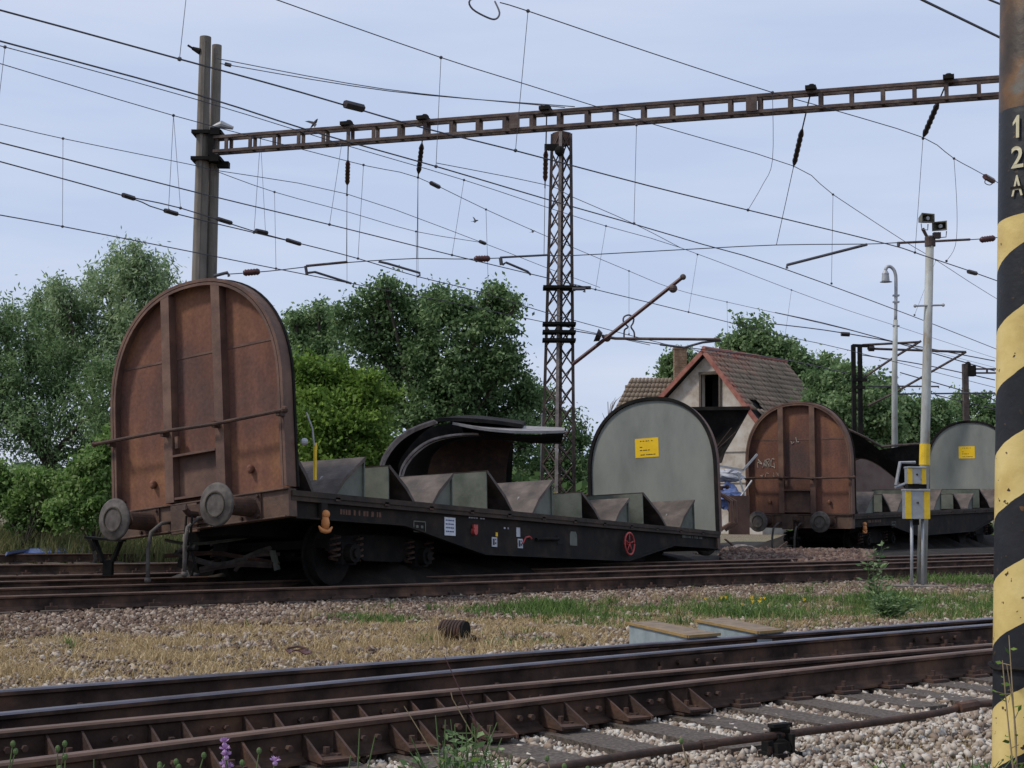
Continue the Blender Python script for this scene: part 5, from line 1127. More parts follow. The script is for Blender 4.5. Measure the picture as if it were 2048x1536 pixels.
# ------------------------------------------------------------------ trees and shrubs
def leaf_mat(name, cols): return tone_mat(name, cols, .7, .35)
G_W = leaf_mat('willow_leaves', [(.11, .18, .085), (.25, .35, .17), (.48, .57, .36)])
G_D = leaf_mat('dark_leaves', [(.04, .08, .03), (.115, .195, .07), (.33, .45, .22)])
G_B = leaf_mat('bright_leaves', [(.05, .10, .018), (.13, .225, .035), (.30, .42, .09)])
G_M = leaf_mat('mid_leaves', [(.06, .12, .045), (.16, .25, .10), (.35, .46, .24)])
G_H = leaf_mat('hedge_leaves', [(.06, .13, .03), (.15, .26, .06), (.36, .46, .2)])
def tree(name, label, cat, base, blobs, depth, n_leaf, leaf, lm, group=None, aspect=2.2, droop=0, clump=.32, trunk=.16, flat=.8, seed=1, stems=1):
    """blobs: (px, py, radius px [, depth offset]) of the crown seen from the camera"""
    r = np.random.default_rng(seed); b0 = at(base[0], 1013, depth); root = thing(name, label, cat, (b0.x, depth, -.07), group=group); s = F / depth
    Cn = []; Rr = []
    for b in blobs: p = at(b[0], b[1], depth + (b[3] if len(b) > 3 else r.uniform(-1, 1) * .8)); Cn.append((p.x, p.y, p.z)); Rr.append(b[2] / s)
    nb_ = len(Cn); n_leaf = int(n_leaf * 1.6); leaf *= .8
    for i_ in range(nb_):
        for k_ in range(6):
            a_ = r.uniform(-.3, math.pi + .3); f_ = r.uniform(.85, 1.3); Cn.append((Cn[i_][0] + Rr[i_] * f_ * math.cos(a_), Cn[i_][1] + r.normal() * Rr[i_] * .4, Cn[i_][2] + Rr[i_] * f_ * math.sin(a_))); Rr.append(Rr[i_] * r.uniform(.12, .34))
    Cn = np.array(Cn); Rr = np.array(Rr); w_ = Rr ** 1.8; w_ /= w_.sum()
    ncl = max(40, int(n_leaf / 44)); ci = r.choice(len(Rr), ncl, p=w_)
    d = r.normal(size=(ncl, 3)); d /= np.linalg.norm(d, axis=1)[:, None]
    rad = Rr[ci] * (r.uniform(.2, 1.15, ncl) ** .75)
    cl = Cn[ci] + d * rad[:, None] * np.array([1, .85, .95])
    ctone = r.uniform(0, 1, ncl); csz = clump * r.uniform(.45, 1.35, ncl)
    li = r.integers(0, ncl, n_leaf); P = cl[li] + r.normal(size=(n_leaf, 3)) * csz[li][:, None] * np.array([.5, .5, .42 * flat + .08])
    if droop: P[:, 2] -= droop * r.random(n_leaf) ** 2
    ax = r.normal(size=(n_leaf, 3)) + d[li] * .8; ax[:, 2] -= .3 + droop * 1.6; ax /= np.linalg.norm(ax, axis=1)[:, None]
    nr = r.normal(size=(n_leaf, 3)) + np.array([0, -.2, .7]); sd_ = np.cross(ax, nr); sd_ /= np.linalg.norm(sd_, axis=1)[:, None] + 1e-9
    L = leaf * r.uniform(.6, 1.3, n_leaf); W_ = L / aspect
    v = np.stack([P - ax * L[:, None] / 2, P + sd_ * W_[:, None] / 2, P + ax * L[:, None] / 2, P - sd_ * W_[:, None] / 2], 1).reshape(-1, 3) - np.array(root.location)
    f = (4 * np.arange(n_leaf)[:, None] + np.arange(4)[None])
    npmesh('crown', v, f, lm, root, attr=np.clip(.55 * ctone[li] + .55 * r.random(n_leaf) ** 1.5, 0, 1))
    tb = MB(); o_ = Vector(root.location); pr = random.Random(seed)
    zlow = min(c[2] - rr for c, rr in zip(Cn, Rr)); fork = Vector((0, 0, max(.6, min(2.2, zlow + .8))))
    if name == 'shrub': fork = Vector((0, 0, .3))
    tb.tube([(0, 0, 0), fork * .5 + Vector((.05, 0, 0)), fork], [trunk, trunk * .8, trunk * .75], 8)
    for c, rr in list(zip(Cn, Rr))[:nb_]:
        e = Vector(c) - o_; m1_ = fork.lerp(e, .5) + Vector((pr.uniform(-.3, .3), pr.uniform(-.3, .3), .2)) * min(1, rr)
        tb.tube(dens([fork, m1_, e], 3), [trunk * .42 * (1 - .14 * k) for k in range(7)], 6)
        for k in range(4):
            a = Vector((pr.gauss(0, 1), pr.gauss(0, 1), pr.gauss(.3, 1))).normalized(); tb.tube([e.lerp(m1_, .3), e + a * rr * .55, e + a * rr * .98], [trunk * .13, trunk * .08, trunk * .03], 4, False)
    tb.build('trunk', M['bark'], root, smooth=True); return root
tree('willow_tree', 'tall pale grey green willow rising left of the brown hood end', 'tree', (235, 1000), [(265, 530, 34), (300, 560, 45), (215, 570, 42), (150, 610, 45), (320, 600, 42), (255, 640, 70), (170, 680, 75), (270, 730, 80), (90, 690, 50), (130, 600, 30), (245, 505, 18), (335, 545, 22), (75, 610, 22), (100, 580, 12)], 36, 19000, .17, G_W, 'trees beyond the tracks', 3.2, .3, .24, .2, 1.3, 3)
tree('willow_tree', 'broad darker green willow at far left edge behind the hedge', 'tree', (90, 1000), [(60, 700, 70), (10, 760, 80), (120, 780, 80), (200, 820, 75), (-60, 700, 80), (60, 850, 85), (160, 900, 60), (-40, 830, 80), (230, 900, 50), (0, 660, 24), (-10, 620, 16)], 34, 26000, .15, G_M, 'trees beyond the tracks', 3, .15, .32, .2, 1.1, 4)
tree('leafy_tree', 'rounded grey green tree just right of the brown hood end', 'tree', (625, 1000), [(622, 650, 42), (600, 690, 48), (655, 700, 45), (620, 740, 50), (640, 790, 60), (590, 640, 14), (640, 625, 14)], 42, 12000, .16, G_M, 'trees beyond the tracks', 1.8, 0, .3, .18, .8, 5)
tree('leafy_tree', 'large dark green tree in the centre behind the torn hood', 'tree', (860, 1000), [(775, 620, 42), (740, 660, 55), (840, 640, 48), (900, 620, 30), (870, 600, 22), (960, 640, 55), (1000, 620, 28), (985, 590, 16), (800, 720, 80), (930, 730, 90), (1010, 740, 45), (1020, 700, 25), (870, 830, 90), (980, 840, 70), (760, 820, 60), (1040, 800, 30), (772, 580, 14), (1030, 610, 10), (930, 880, 70), (1030, 890, 50)], 37, 40000, .15, G_D, 'trees beyond the tracks', 1.7, 0, .33, .24, .8, 6)
tree('leafy_bush', 'bright yellow green bush between the brown end and the torn hood', 'bush', (670, 1000), [(620, 780, 45), (680, 790, 45), (730, 800, 38), (640, 840, 55), (710, 860, 60), (600, 880, 55), (680, 920, 60), (760, 900, 30), (600, 750, 20), (740, 770, 18)], 31, 20000, .13, G_B, None, 1.6, 0, .26, .1, .7, 7)
tree('shrub', 'light green elder shrub touching the left side of the brown end', 'shrub', (190, 1040), [(185, 965, 40), (222, 930, 32), (160, 1015, 40), (215, 1010, 40), (140, 975, 20), (238, 880, 24), (205, 905, 22), (165, 940, 18), (125, 1030, 25)], 30, 11000, .12, G_H, 'shrubs of the left hedge', 1.6, 0, .22, .05, .6, 8)
tree('shrub', 'leafy hedge shrub at the far left edge above the wild grass', 'shrub', (50, 1040), [(20, 1000, 38), (72, 985, 30), (112, 1000, 28), (-30, 990, 45), (50, 1035, 36), (100, 1035, 32), (45, 955, 16), (0, 950, 18), (95, 958, 14)], 31.5, 11000, .12, G_H, 'shrubs of the left hedge', 1.6, 0, .22, .05, .6, 9)
tree('leafy_tree', 'thin dark tree showing behind the lattice mast foot', 'tree', (1100, 1000), [(1070, 840, 40), (1095, 900, 45), (1150, 900, 25), (1140, 850, 22), (1080, 790, 20), (1150, 940, 32), (1080, 960, 60), (1165, 950, 22)], 44, 9000, .16, G_D, 'trees beyond the tracks', 1.8, 0, .3, .14, .8, 10)
tree('leafy_tree', 'distant green tree peeping beside the brick chimney', 'tree', (1350, 1000), [(1345, 745, 22), (1385, 730, 22), (1335, 760, 15), (1370, 720, 14), (1400, 750, 25)], 95, 3500, .35, G_M, 'trees beyond the tracks', 1.6, 0, .6, .3, .8, 11)
tree('leafy_tree', 'green tree rising behind the right slope of the tiled roof', 'tree', (1530, 1000), [(1510, 690, 38), (1475, 700, 25), (1555, 715, 40), (1600, 745, 40), (1620, 790, 50), (1650, 760, 35), (1505, 668, 15), (1540, 760, 60)], 92, 14000, .38, G_M, 'trees beyond the tracks', 1.6, 0, .65, .35, .8, 12)
tree('leafy_tree', 'green tree mass behind the dark twin masts', 'tree', (1700, 1000), [(1670, 780, 40), (1700, 770, 32), (1750, 775, 28), (1690, 840, 60), (1760, 830, 40), (1640, 850, 50), (1740, 880, 50)], 70, 14000, .28, G_M, 'trees beyond the tracks', 1.6, 0, .5, .3, .8, 13)
tree('leafy_tree', 'lower green trees between the lamp pole and the speaker pole', 'tree', (1810, 1000), [(1800, 835, 32), (1835, 830, 32), (1870, 830, 26), (1780, 860, 30), (1850, 870, 40), (1800, 890, 40), (1895, 860, 28)], 80, 10000, .3, G_M, 'trees beyond the tracks', 1.6, 0, .5, .3, .8, 14)
tree('leafy_tree', 'pale green treetop above the far right grey hood end', 'tree', (1940, 1000), [(1925, 830, 28), (1965, 825, 28), (1990, 835, 30), (1930, 870, 40), (1985, 890, 45), (2040, 850, 45)], 84, 8000, .3, G_M, 'trees beyond the tracks', 1.6, 0, .5, .3, .8, 15)
# bare twigs beside the grey hood end
tw = thing('bare_sapling', 'leafless pale sapling left of the house wing', 'sapling', (at(1215, 1000, 60).x, 60, -.07)); mb = MB(); pr = random.Random(2); tz = at(1215, 800, 60).z
mb.tube([(0, 0, 0), (.1, 0, tz * .6), (0, 0, tz)], [.06, .04, .015], 6)
for k in range(14): z = tz * pr.uniform(.55, .95); e = Vector((pr.uniform(-.6, .6), 0, z + pr.uniform(.2, .8))); mb.tube([(0.05, 0, z - .3), e.lerp(Vector((0, 0, z)), .4), e], [.02, .014, .006], 4)
mb.build('twigs', M['latticelight'], tw)
# elder flowers on the hedge are part of the shrub look
# far tree line that closes the horizon
def treeline(name, label, pts, depth, n, leaf, seed, thick=4):
    r = np.random.default_rng(seed); xs = np.array([p[0] for p in pts]); ys = np.array([p[1] for p in pts]); px = r.uniform(xs.min(), xs.max(), n)
    top = np.interp(px, xs, ys) + 6 * np.sin(px * .11) + 4 * np.sin(px * .31); v_ = r.random(n) ** .7; py = top + (1015 - top) * v_; dz_ = depth + r.uniform(-thick, thick, n)
    P = np.array([tuple(at(a, b, c)) for a, b, c in zip(px, py, dz_)]); ax = r.normal(size=(n, 3)); ax /= np.linalg.norm(ax, axis=1)[:, None]; nr = r.normal(size=(n, 3)) + [0, -.3, .6]; sd_ = np.cross(ax, nr); sd_ /= np.linalg.norm(sd_, axis=1)[:, None]
    L = leaf * r.uniform(.6, 1.4, n); v = np.stack([P - ax * L[:, None] / 2, P + sd_ * L[:, None] / 3, P + ax * L[:, None] / 2, P - sd_ * L[:, None] / 3], 1).reshape(-1, 3)
    o = npmesh(name, v, 4 * np.arange(n)[:, None] + np.arange(4)[None], G_D, attr=np.clip(.5 + .5 * np.sin(px * .07) * r.random(n), 0, 1)); return tag(o, label, 'undergrowth', kind='stuff')
treeline('undergrowth', 'dark undergrowth closing the view behind the wagons', [(-120, 930), (200, 930), (560, 880), (800, 900), (1160, 965), (1200, 985), (1400, 985)], 46, 30000, .3, 5)
treeline('far_undergrowth', 'green undergrowth below the right hand trees', [(1400, 960), (1600, 900), (1700, 880), (1900, 880), (2150, 880)], 88, 16000, .5, 6)

# ------------------------------------------------------------------ small things on the ground
def relay(label, fl, fr2, br_, bl, h):
    p = [atH(x, y, h - .07 + .0) for x, y in (fl, fr2, br_, bl)]; c = sum(p, Vector()) / 4; o = thing('relay_box', label, 'relay box', (c.x, c.y, -.07), group='low relay boxes beside the track')
    q = [v - o.location for v in p]; dn = Vector((0, 0, -1)); zt_ = [v.z for v in q]
    ins = [v.lerp(c - o.location, .05) for v in q]
    MB().add([Vector((v.x, v.y, 0)) for v in ins] + [v + dn * .02 for v in ins], [(0, 1, 5, 4), (1, 2, 6, 5), (2, 3, 7, 6), (3, 0, 4, 7), (4, 5, 6, 7), (3, 2, 1, 0)]).build('box_body', M['boxgrey'], o, bevel=.006)
    MB().add([v + dn * .018 for v in q] + q, [(0, 1, 5, 4), (1, 2, 6, 5), (2, 3, 7, 6), (3, 0, 4, 7), (4, 5, 6, 7), (3, 2, 1, 0)]).build('lid', M['lid'], o)
    e = MB().bar(q[0] + dn * .005, q[1] + dn * .005, .02, .022).bar(q[1] + dn * .005, q[2] + dn * .005, .02, .022); e.build('lid_edge', M['lidedge'], o); return o
relay('nearer relay box with slanting rusty lid, left of the pair', (1254, 1245), (1376, 1272), (1440, 1267), (1307, 1241), .27)
relay('farther relay box with rusty lid, right of the pair', (1392, 1240), (1517, 1264), (1571, 1259), (1445, 1235), .27)
# coil spring
c = atH(905, 1283, -.05); sp3 = thing('coil_spring', 'rusty loose coil spring lying on the dry grass', 'coil spring', (c.x, c.y, -.04)); pts = []
ax_ = Vector((.9, -.42, 0)).normalized(); pp = ax_.cross(Vector((0, 0, 1)))
for k in range(100): a = k * .42; pts.append(ax_ * (-.10 + k * .0022) + pp * .085 * math.cos(a) + Vector((0, 0, .095 + .085 * math.sin(a))))
MB().tube(pts, .017, 6).build('coil', M['rustdark'], sp3, smooth=True)
MB().cyl(ax_ * .125 + Vector((0, 0, .095)), ax_ * .145 + Vector((0, 0, .095)), .09, n=20).ball(ax_ * .2 + Vector((.02, 0, .03)), .03).build('end_cup', M['black'], sp3)
# scrap metal
c = atH(595, 1312, -.04); sc_ = thing('metal_scrap', 'small curled reddish scrap of metal on white stones', 'scrap', c)
MB().sheet(dens([Vector((-.11, .02, .05)), Vector((-.04, .05, .035)), Vector((.05, .04, .05)), Vector((.12, .03, .03))], 3), dens([Vector((-.06, -.06, .02)), Vector((.0, -.05, .05)), Vector((.07, -.06, .015)), Vector((.13, -.05, .03))], 3), .01).build('bent_sheet', M['insul'], sc_); MB().tube([(-.09, .02, .06), (0, .05, .075), (.08, .03, .055)], .012, 5).build('folded_edge', M['rustrib'], sc_)
# point rod with its stand
rp_ = [atH(1060, 1549, .06), atH(1130, 1532, .06), atH(1330, 1500, .06), atH(1560, 1470, .07), atH(1750, 1445, .08), atH(1880, 1425, .08), atH(1940, 1410, .1), atH(2060, 1402, .1)]
rd = thing('point_rod', 'long rusty operating rod along the sleepers on a small stand', 'point rod', (rp_[3].x, rp_[3].y, -.04)); q = rl(rd, rp_)
MB().tube(dens(q, 3), .02, 10).build('rod', M['rustdark'], rd, smooth=True)
MB().cyl(q[5].lerp(q[6], .6), q[6].lerp(q[7], .1), .032, n=8).build('rod_joint', M['rustdark'], rd); MB().cyl(q[2].lerp(q[3], .3), q[2].lerp(q[3], .42), .027, n=8).build('rod_joint', M['rustdark'], rd)
b0 = Vector((0, 0, 0)); zq = q[3].z
MB().box((0, 0, .015), (.17, .15, .03), MR).box((-.02, -.01, .05), (.1, .12, .06), MR).cyl((0, -.05, .05), (0, .05, .05), .05, n=10).box((-.035, 0, zq * .6), (.02, .1, zq), MR).box((.035, 0, zq * .6), (.02, .1, zq), MR).cyl((-.05, .01, zq + .03), (.05, .01, zq + .03), .025, n=8).box((0, 0, zq + .05), (.13, .05, .02), MR).build('roller_stand', M['black'], rd, bevel=.003)
for e in (-.06, .06): MB().cyl((e, .05 * (1 if e > 0 else -1), .02), (e, .05 * (1 if e > 0 else -1), .06), .014, n=6).build('bolt', M['rustdark'], rd)
# blue sheet and crumpled cover at the far left
bl_ = thing('blue_board', 'long blue sheet lying by the rear track at far left', 'sheet', atH(90, 1106, .2)); 
A = [atH(x, y, .2) - bl_.location for x, y in ((15, 1108), (60, 1102), (120, 1097), (170, 1094))]; B = [atH(x, y, .12) - bl_.location for x, y in ((10, 1113), (60, 1111), (120, 1109), (178, 1107))]
MB().sheet(A, B, .05).build('sheet', M['blue'], bl_); MB().tube(B, .05, 6).build('rolled_edge', M['blue'], bl_)
cc_ = thing('crumpled_cover', 'crumpled pale cloth heap beside the left buffer', 'cloth', atH(172, 1092, .2)); crumple((0, 0, .05), .28, 12, M['cloth'], cc_, 'cloth_fold', (1.1, .8, .7), 4)
MB().bar((-.9, -.2, -.12), (.9, -.1, -.06), .12, .03).build('pale_board', M['hoodbrown'], cc_)
# wrecked pieces under the lifted end
wr = thing('broken_brake_rigging', 'tangle of bent brake rods and a leaf spring under the lifted wagon end', 'brake rigging', at(480, 1120, 20.5)); z_ = 20.4
def wpt(pts, z=None): return [at(x, y, z or z_) - wr.location for x, y in pts]
MB().tube(dens(wpt([(350, 1105), (400, 1122), (440, 1130), (480, 1120), (530, 1100), (578, 1090)]), 4), .045, 6).build('bent_beam', M['buffer'], wr)
MB().tube(dens(wpt([(470, 1142), (490, 1118), (510, 1110), (560, 1108)]), 3), .03, 6).tube(dens(wpt([(400, 1140), (470, 1128), (545, 1130)]), 3), .05, 6).build('bent_rod', M['lattice'], wr)
MB().tube(dens(wpt([(330, 1080), (380, 1088), (450, 1082), (520, 1070)]), 3), .025, 6).tube(wpt([(545, 1100), (555, 1140)]), .05, 6).build('lever', M['cradlegrey'], wr)
MB().box(wpt([(408, 1098)], 21.4)[0], (.55, .3, .7), Matrix.Rotation(.3, 3, 'Y')).box(wpt([(450, 1105)], 21.4)[0], (.8, .3, .35), Matrix.Rotation(-.2, 3, 'Y')).build('shade_block', M['black'], wr)  # black boxes added to darken the gap under the lifted end
MB().tube(dens(wpt([(330, 1112), (420, 1106), (470, 1112), (560, 1128)]), 3), .035, 6).build('bent_rod', M['rustdark'], wr)
crumple(wpt([(655, 1122)], 21.6)[0], .22, 8, M['lattice'], wr, 'broken_casting', (1, .6, 1), 6)
stp = thing('step_fragment', 'dark folded footstep fragment under the left buffer', 'footstep', at(215, 1090, 19.6))
MB().bar((-.28, 0, .1), (.22, 0, .06), .25, .03).bar((-.18, 0, .08), (-.05, 0, -.22), .16, .03).bar((.18, 0, .05), (.08, 0, -.22), .16, .03).box((0.02, 0, -.3), (.12, .12, .2)).build('step_plate', M['black'], stp)
pr = random.Random(31)
pj = thing('wreckage_pile', 'tangle of bent grey and rusty metal pieces below the rear wagon left buffer', 'wreckage', (at(1500, 1075, 35).x, 35, -.05))
for k in range(12):
    a = Vector((pr.uniform(-1.0, .9), pr.uniform(-.6, .4), pr.uniform(.0, .35))); b = a + Vector((pr.uniform(-.6, .6), pr.uniform(-.3, .3), pr.uniform(-.15, .35)))
    MB().bar(a, b, pr.uniform(.05, .16), pr.uniform(.02, .06)).build('bent_piece', pr.choice([M['cloth'], M['rustdark'], M['headstock'], M['latticelight']]), pj)
crumple((-.2, -.3, .28), .28, 8, M['latticelight'], pj, 'crumpled_plate', (1.4, .7, .5), 12); crumple((-.5, -.1, .1), .35, 8, M['headstock'], pj, 'crumpled_plate', (1.3, .9, .6), 14)
# heap of reddish rubble in front of the rear wagon
x = []; y = []; tn = []
N = 5200; px = rng.uniform(1445, 1745, N); dep = rng.uniform(31.0, 35.5, N); X_ = (px - 1024) / F * dep
o = stones('rubble', X_, dep, rng.uniform(.04, .12, N), rng.uniform(0, 1, N), .02); o.data.materials.clear(); o.data.materials.append(tone_mat('rubble_stone', [(.07, .045, .036), (.13, .08, .062), (.2, .15, .12)], .9))
hv = np.zeros(len(o.data.vertices) * 3, 'f4'); o.data.vertices.foreach_get('co', hv); hv = hv.reshape(-1, 3); hv[:, 2] += .22 * np.clip(1.15 - np.abs(hv[:, 1] - 33.2) / 2.2, 0, 1); o.data.vertices.foreach_set('co', hv.ravel()); tag(o, 'low heap of reddish broken rubble before the rear wagon', 'rubble', kind='stuff')
# low dark bank added behind the middle track for the black shade under the wagons
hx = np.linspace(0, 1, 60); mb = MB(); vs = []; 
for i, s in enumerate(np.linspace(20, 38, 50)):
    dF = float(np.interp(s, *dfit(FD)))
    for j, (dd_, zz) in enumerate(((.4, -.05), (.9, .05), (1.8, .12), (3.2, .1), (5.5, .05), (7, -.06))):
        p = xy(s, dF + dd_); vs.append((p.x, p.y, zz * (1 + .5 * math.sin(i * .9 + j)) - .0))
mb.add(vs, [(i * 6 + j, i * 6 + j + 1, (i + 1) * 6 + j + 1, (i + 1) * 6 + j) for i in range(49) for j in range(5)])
tag(mb.build('shade_bank', M['earthshade'], None, smooth=True), kind='structure')

for (MW, x0, x1, hs0, hs1) in ((m1, 1.5, 14.6, .95, .42), (m2, 1.5, 15, .75, .7)):  # dark bank added under each wagon, blocks the light from behind
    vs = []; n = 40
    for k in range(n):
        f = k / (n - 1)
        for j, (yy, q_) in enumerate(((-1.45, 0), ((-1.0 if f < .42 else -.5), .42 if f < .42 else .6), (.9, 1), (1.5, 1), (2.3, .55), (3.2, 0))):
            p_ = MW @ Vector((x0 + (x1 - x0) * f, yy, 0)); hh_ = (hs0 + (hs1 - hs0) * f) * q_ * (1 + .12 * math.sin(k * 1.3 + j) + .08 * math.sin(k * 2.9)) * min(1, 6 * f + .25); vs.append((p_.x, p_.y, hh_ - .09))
    o_ = MB().add(vs, [(a * 6 + b, a * 6 + b + 1, (a + 1) * 6 + b + 1, (a + 1) * 6 + b) for a in range(n - 1) for b in range(5)]).build('shade_bank', M['earthshade'], None, smooth=True); tag(o_, kind='structure')

pc = [(-4, 22), (2, 24.5), (7, 28.5), (13, 34), (24, 44), (24, 60), (12, 58), (6, 50), (1, 38), (-4, 28)]  # dark sheet added over the sunlit ground between the wagons, as painted shade
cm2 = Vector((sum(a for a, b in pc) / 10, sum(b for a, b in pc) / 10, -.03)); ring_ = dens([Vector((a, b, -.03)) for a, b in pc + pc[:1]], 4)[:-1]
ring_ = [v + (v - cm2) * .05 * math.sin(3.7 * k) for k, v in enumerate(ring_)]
tag(MB().add([cm2] + ring_, [(0, k + 1, (k + 1) % len(ring_) + 1) for k in range(len(ring_))]).build('shade_sheet', M['earthshade']), kind='structure')
# ------------------------------------------------------------------ weeds
def weed(name, label, px, depth, h, nst, seed, lm, spread=.12, leaf=.05, nl=60, branch=True, group=None, flower=None, stem='stem', ybase=None):
    pr = random.Random(seed); b = at(px, 1013, depth); o = thing(name, label, 'plant', (b.x, depth, -.06), group=group); st = MB(); lv = MB(); tips = []
    for k in range(nst):
        e = Vector((pr.gauss(0, spread), pr.gauss(0, spread * .6), h * pr.uniform(.65, 1))); a = Vector((pr.gauss(0, spread * .2), pr.gauss(0, .03), 0)); P_ = dens([a, a.lerp(e, .5) + Vector((pr.gauss(0, .02), 0, .02)), e], 4)
        st.tube(P_, [.005 * (1 - .08 * i) for i in range(len(P_))], 4); tips.append(e)
        for j in range(nl // nst):
            t_ = pr.uniform(.08, .95); c_ = a.lerp(e, t_); d_ = Vector((pr.gauss(0, 1), pr.gauss(0, .7), pr.uniform(-.1, .8))).normalized(); L_ = leaf * pr.uniform(.5, 1.3) * (1.3 - t_ * .6); s_ = d_.cross(Vector((pr.gauss(0, 1), pr.gauss(0, 1), 1))).normalized() * L_ * .22
            if branch and pr.random() < .3: st.tube([c_, c_ + d_ * L_ * 1.2], .002, 3); c_ = c_ + d_ * L_ * 1.1
            lv.add([c_, c_ + d_ * L_ * .5 + s_, c_ + d_ * L_, c_ + d_ * L_ * .5 - s_], [(0, 1, 2, 3)])
    st.build('stem', M[stem], o)
    if lv.v:
        ob = lv.build('leaves', lm, o); a_ = ob.data.attributes.new('tone', 'FLOAT', 'FACE'); a_.data.foreach_set('value', np.array([pr.random() for _ in ob.data.polygons], 'f4'))
    if flower:
        for e in tips:
            fl_ = MB()
            if flower == 'bud': fl_.ball(e, .009, 6, 5, (1, 1, 1.3))
            else:
                for j in range(26):
                    d_ = Vector((pr.gauss(0, 1), pr.gauss(0, 1), pr.uniform(.3, 1.4))).normalized(); s_ = d_.orthogonal().normalized() * .0026; fl_.add([e, e + d_ * .014 + s_, e + d_ * .021, e + d_ * .014 - s_], [(0, 1, 2, 3)])
                fl_.ball(e - Vector((0, 0, .008)), .009, 6, 4)
            fl_.build('flower_head', M['purple'] if flower == 'purple' else (M['yflower'] if flower == 'yellow' else M['stem']), o)
    return o
weed('tall_weed', 'tall feathery weed standing before the rear wagon left of the cabinet', 1750, 17.6, 1.0, 5, 1, G_M, .085, .085, 170)
weed('leafy_weed', 'bushy low weed at the foot of the tall feathery weed', 1775, 16.9, .34, 16, 2, G_M, .16, .07, 700)
weed('flowering_thistle', 'purple flowering thistle at the bottom edge in front of the rails', 466, 4.95, .51, 5, 3, G_M, .028, .03, 22, flower='purple')
weed('flowering_thistle', 'smaller pinkish thistle head right of the purple one', 540, 4.95, .47, 3, 4, G_M, .02, .03, 12, flower='purple')
for i, (px, h_, lb_) in enumerate(((30, .49, 'budding thistle at the bottom left corner'), (130, .49, 'budding thistle second from the bottom left corner'), (315, .48, 'budding thistle left of the purple flower by a rusty brace'), (385, .46, 'short budding thistle nearest left of the purple flower'), (500, .48, 'budding thistle between the two purple flower heads'))):
    weed('budding_thistle', lb_, px, 4.95, h_, 5, 20 + i, G_M, .03, .025, 30, flower='bud', group='budding thistles along the bottom edge')
weed('leafy_weed', 'pale seed pod weed left of the grass tuft at the bottom', 700, 5.0, .54, 5, 6, G_B, .045, .05, 26)
weed('grass_tuft', 'green and dry grass tuft growing against the nearest rail', 930, 5.4, .52, 34, 7, G_M, .11, .05, 420)
weed('leafy_weed', 'leafy green weed right of the tall dry stalk at bottom', 1030, 5.0, .47, 10, 8, G_M, .07, .04, 240)
weed('leafy_weed', 'broad leaved green weed at the bottom below the grass tuft', 890, 5.0, .46, 12, 12, G_B, .09, .05, 240)
weed('dry_stalk', 'thin dry plant stalk leaning over the rails at bottom middle', 1360, 5.4, .46, 2, 9, G_B, .02, .02, 6, stem='drystem', flower='bud')
weed('dry_stalk', 'dry yellow stalk before the white stones left of the rod stand', 1180, 5.1, .46, 5, 10, G_B, .09, .02, 22, stem='drystem', flower='bud')
weed('yellow_flowers', 'small yellow flowers in the grass behind the relay boxes', 1490, 16.8, .26, 12, 11, G_M, .22, .04, 120, flower='yellow')
weed('creeping_weed', 'dry climbing weed caught on the striped mast clamp', 2022, 6.15, .85, 3, 13, G_B, .05, .045, 30, stem='drystem')
weed('leafy_weed', 'thin green weeds at the foot of the striped mast', 2020, 6.0, .22, 10, 14, G_M, .08, .03, 90)
weed('leafy_weed', 'small leafy weed at the bottom edge between the second and third budding thistles', 215, 4.95, .44, 6, 31, G_B, .04, .03, 60)
weed('leafy_weed', 'spreading green weed on the white stones just left of the rod stand', 1105, 5.3, .38, 9, 32, G_B, .09, .035, 150)
weed('grass_tuft', 'dry and green tuft at the bottom edge left of the striped mast', 1860, 5.6, .34, 30, 33, G_B, .16, .04, 200)
weed('grass_tuft', 'low green tuft on the stones in the bottom right corner beside the mast foot', 1960, 5.9, .30, 30, 34, G_M, .12, .04, 220)
stk = thing('grass_stalk', 'long reddish grass stalk crossing the rails in the lower middle', 'plant', atH(965, 1500, .0)); MB().tube([at(x, y, 5.5) - stk.location for x, y in ((975, 1536), (950, 1440), (915, 1370), (888, 1310))], [.003, .0025, .002, .0015], 4).build('stalk', M['insul'], stk)
MB().tube([at(x, y, 5.5) - stk.location for x, y in ((880, 1536), (850, 1480), (808, 1412))], [.003, .002, .0015], 4).tube([at(x, y, 5.5) - stk.location for x, y in ((990, 1536), (940, 1460), (905, 1398), (902, 1385))], .0018, 4).build('side_stalk', M['drystem'], stk)
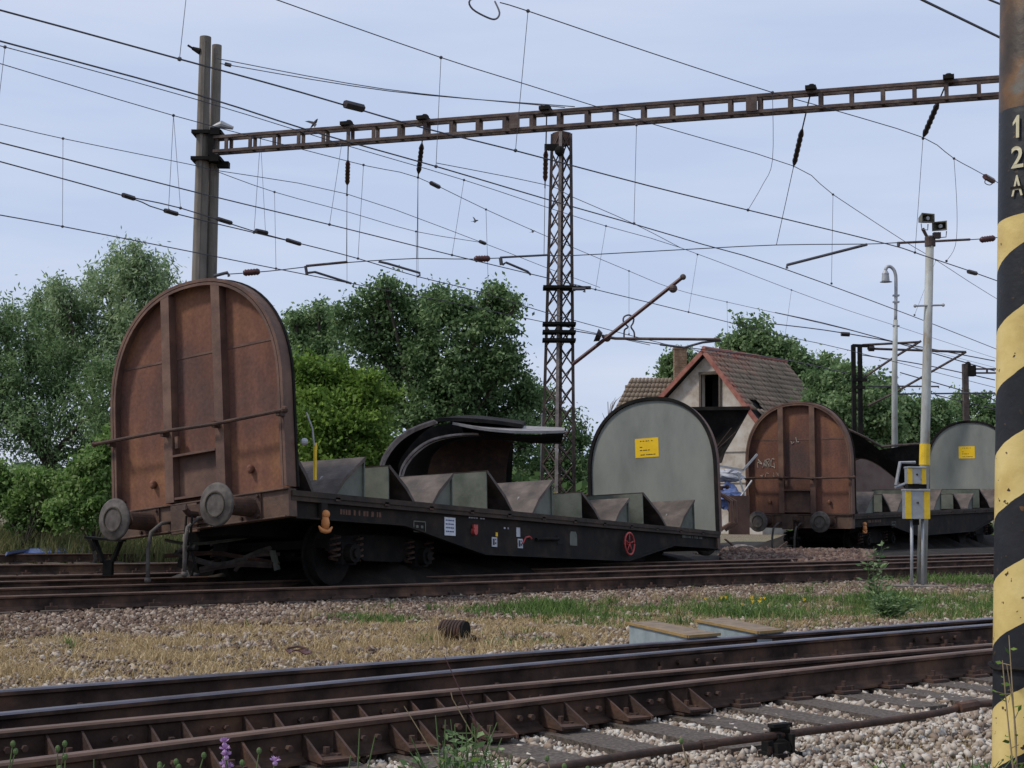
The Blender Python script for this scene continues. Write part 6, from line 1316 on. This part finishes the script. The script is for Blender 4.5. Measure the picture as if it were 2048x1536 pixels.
# birds
def bird(label, px, py, z, s, a):
    o = thing('bird', label, 'bird', at(px, py, z), group='birds flying between the wires'); R3 = Matrix.Rotation(a, 3, 'Y'); b = MB()
    b.tube([R3 @ Vector(p) * s for p in ((-.5, 0, 0), (-.2, 0, .01), (.15, 0, .02), (.38, 0, .06), (.5, 0, .05))], [.03 * s, .1 * s, .13 * s, .07 * s, .01 * s], 8)
    W1_ = [(.15, 0, .03), (-.12, 0, .02), (-.35, .35, .85), (-.1, .3, .62)]; b.add([R3 @ Vector(p) * s for p in W1_] + [R3 @ (Vector(p) + Vector((0, .02, 0))) * s for p in W1_], [(0, 1, 2, 3), (7, 6, 5, 4), (0, 4, 5, 1), (1, 5, 6, 2), (2, 6, 7, 3), (3, 7, 4, 0)])
    W2_ = [(.15, 0, .0), (-.12, 0, .0), (-.3, -.4, -.35), (0, -.35, -.3)]; b.add([R3 @ Vector(p) * s for p in W2_] + [R3 @ (Vector(p) + Vector((0, -.02, .02))) * s for p in W2_], [(0, 1, 2, 3), (7, 6, 5, 4), (0, 4, 5, 1), (1, 5, 6, 2), (2, 6, 7, 3), (3, 7, 4, 0)])
    T2 = [(-.4, 0, 0), (-.75, .1, .02), (-.75, -.1, .02)]; b.add([R3 @ Vector(p) * s for p in T2] + [R3 @ (Vector(p) + Vector((0, 0, .02))) * s for p in T2], [(0, 1, 2), (5, 4, 3), (0, 3, 4, 1), (1, 4, 5, 2), (2, 5, 3, 0)])
    b.build('body', M['bird'], o, smooth=False)
bird('larger dark bird just above the gantry beam', 629, 247, 24, .2, R_(-50)); bird('small bird left of the lattice mast', 951, 442, 32, .14, R_(-10)); bird('tiny bird closest to the lattice mast', 1066, 463, 36, .12, R_(-20))
# pale far blocks seen low between mast and hood end
fb = thing('distant_shed', 'pale low shed roof glimpsed between lattice mast and grey hood end', 'shed', (at(1165, 1000, 62).x, 62, -.07)); zt_ = at(1165, 955, 62).z + .07
MB().box((0, 0, zt_ * .4), (2.2, 3, zt_ * .8)).build('shed_wall', M['plaster'], fb); MB().prism([(-1.3, zt_ * .8), (0, zt_), (1.3, zt_ * .8)], lambda u, v, d: Vector((u, d, v)), -1.7, 1.7).build('shed_roof', M['cloth'], fb)
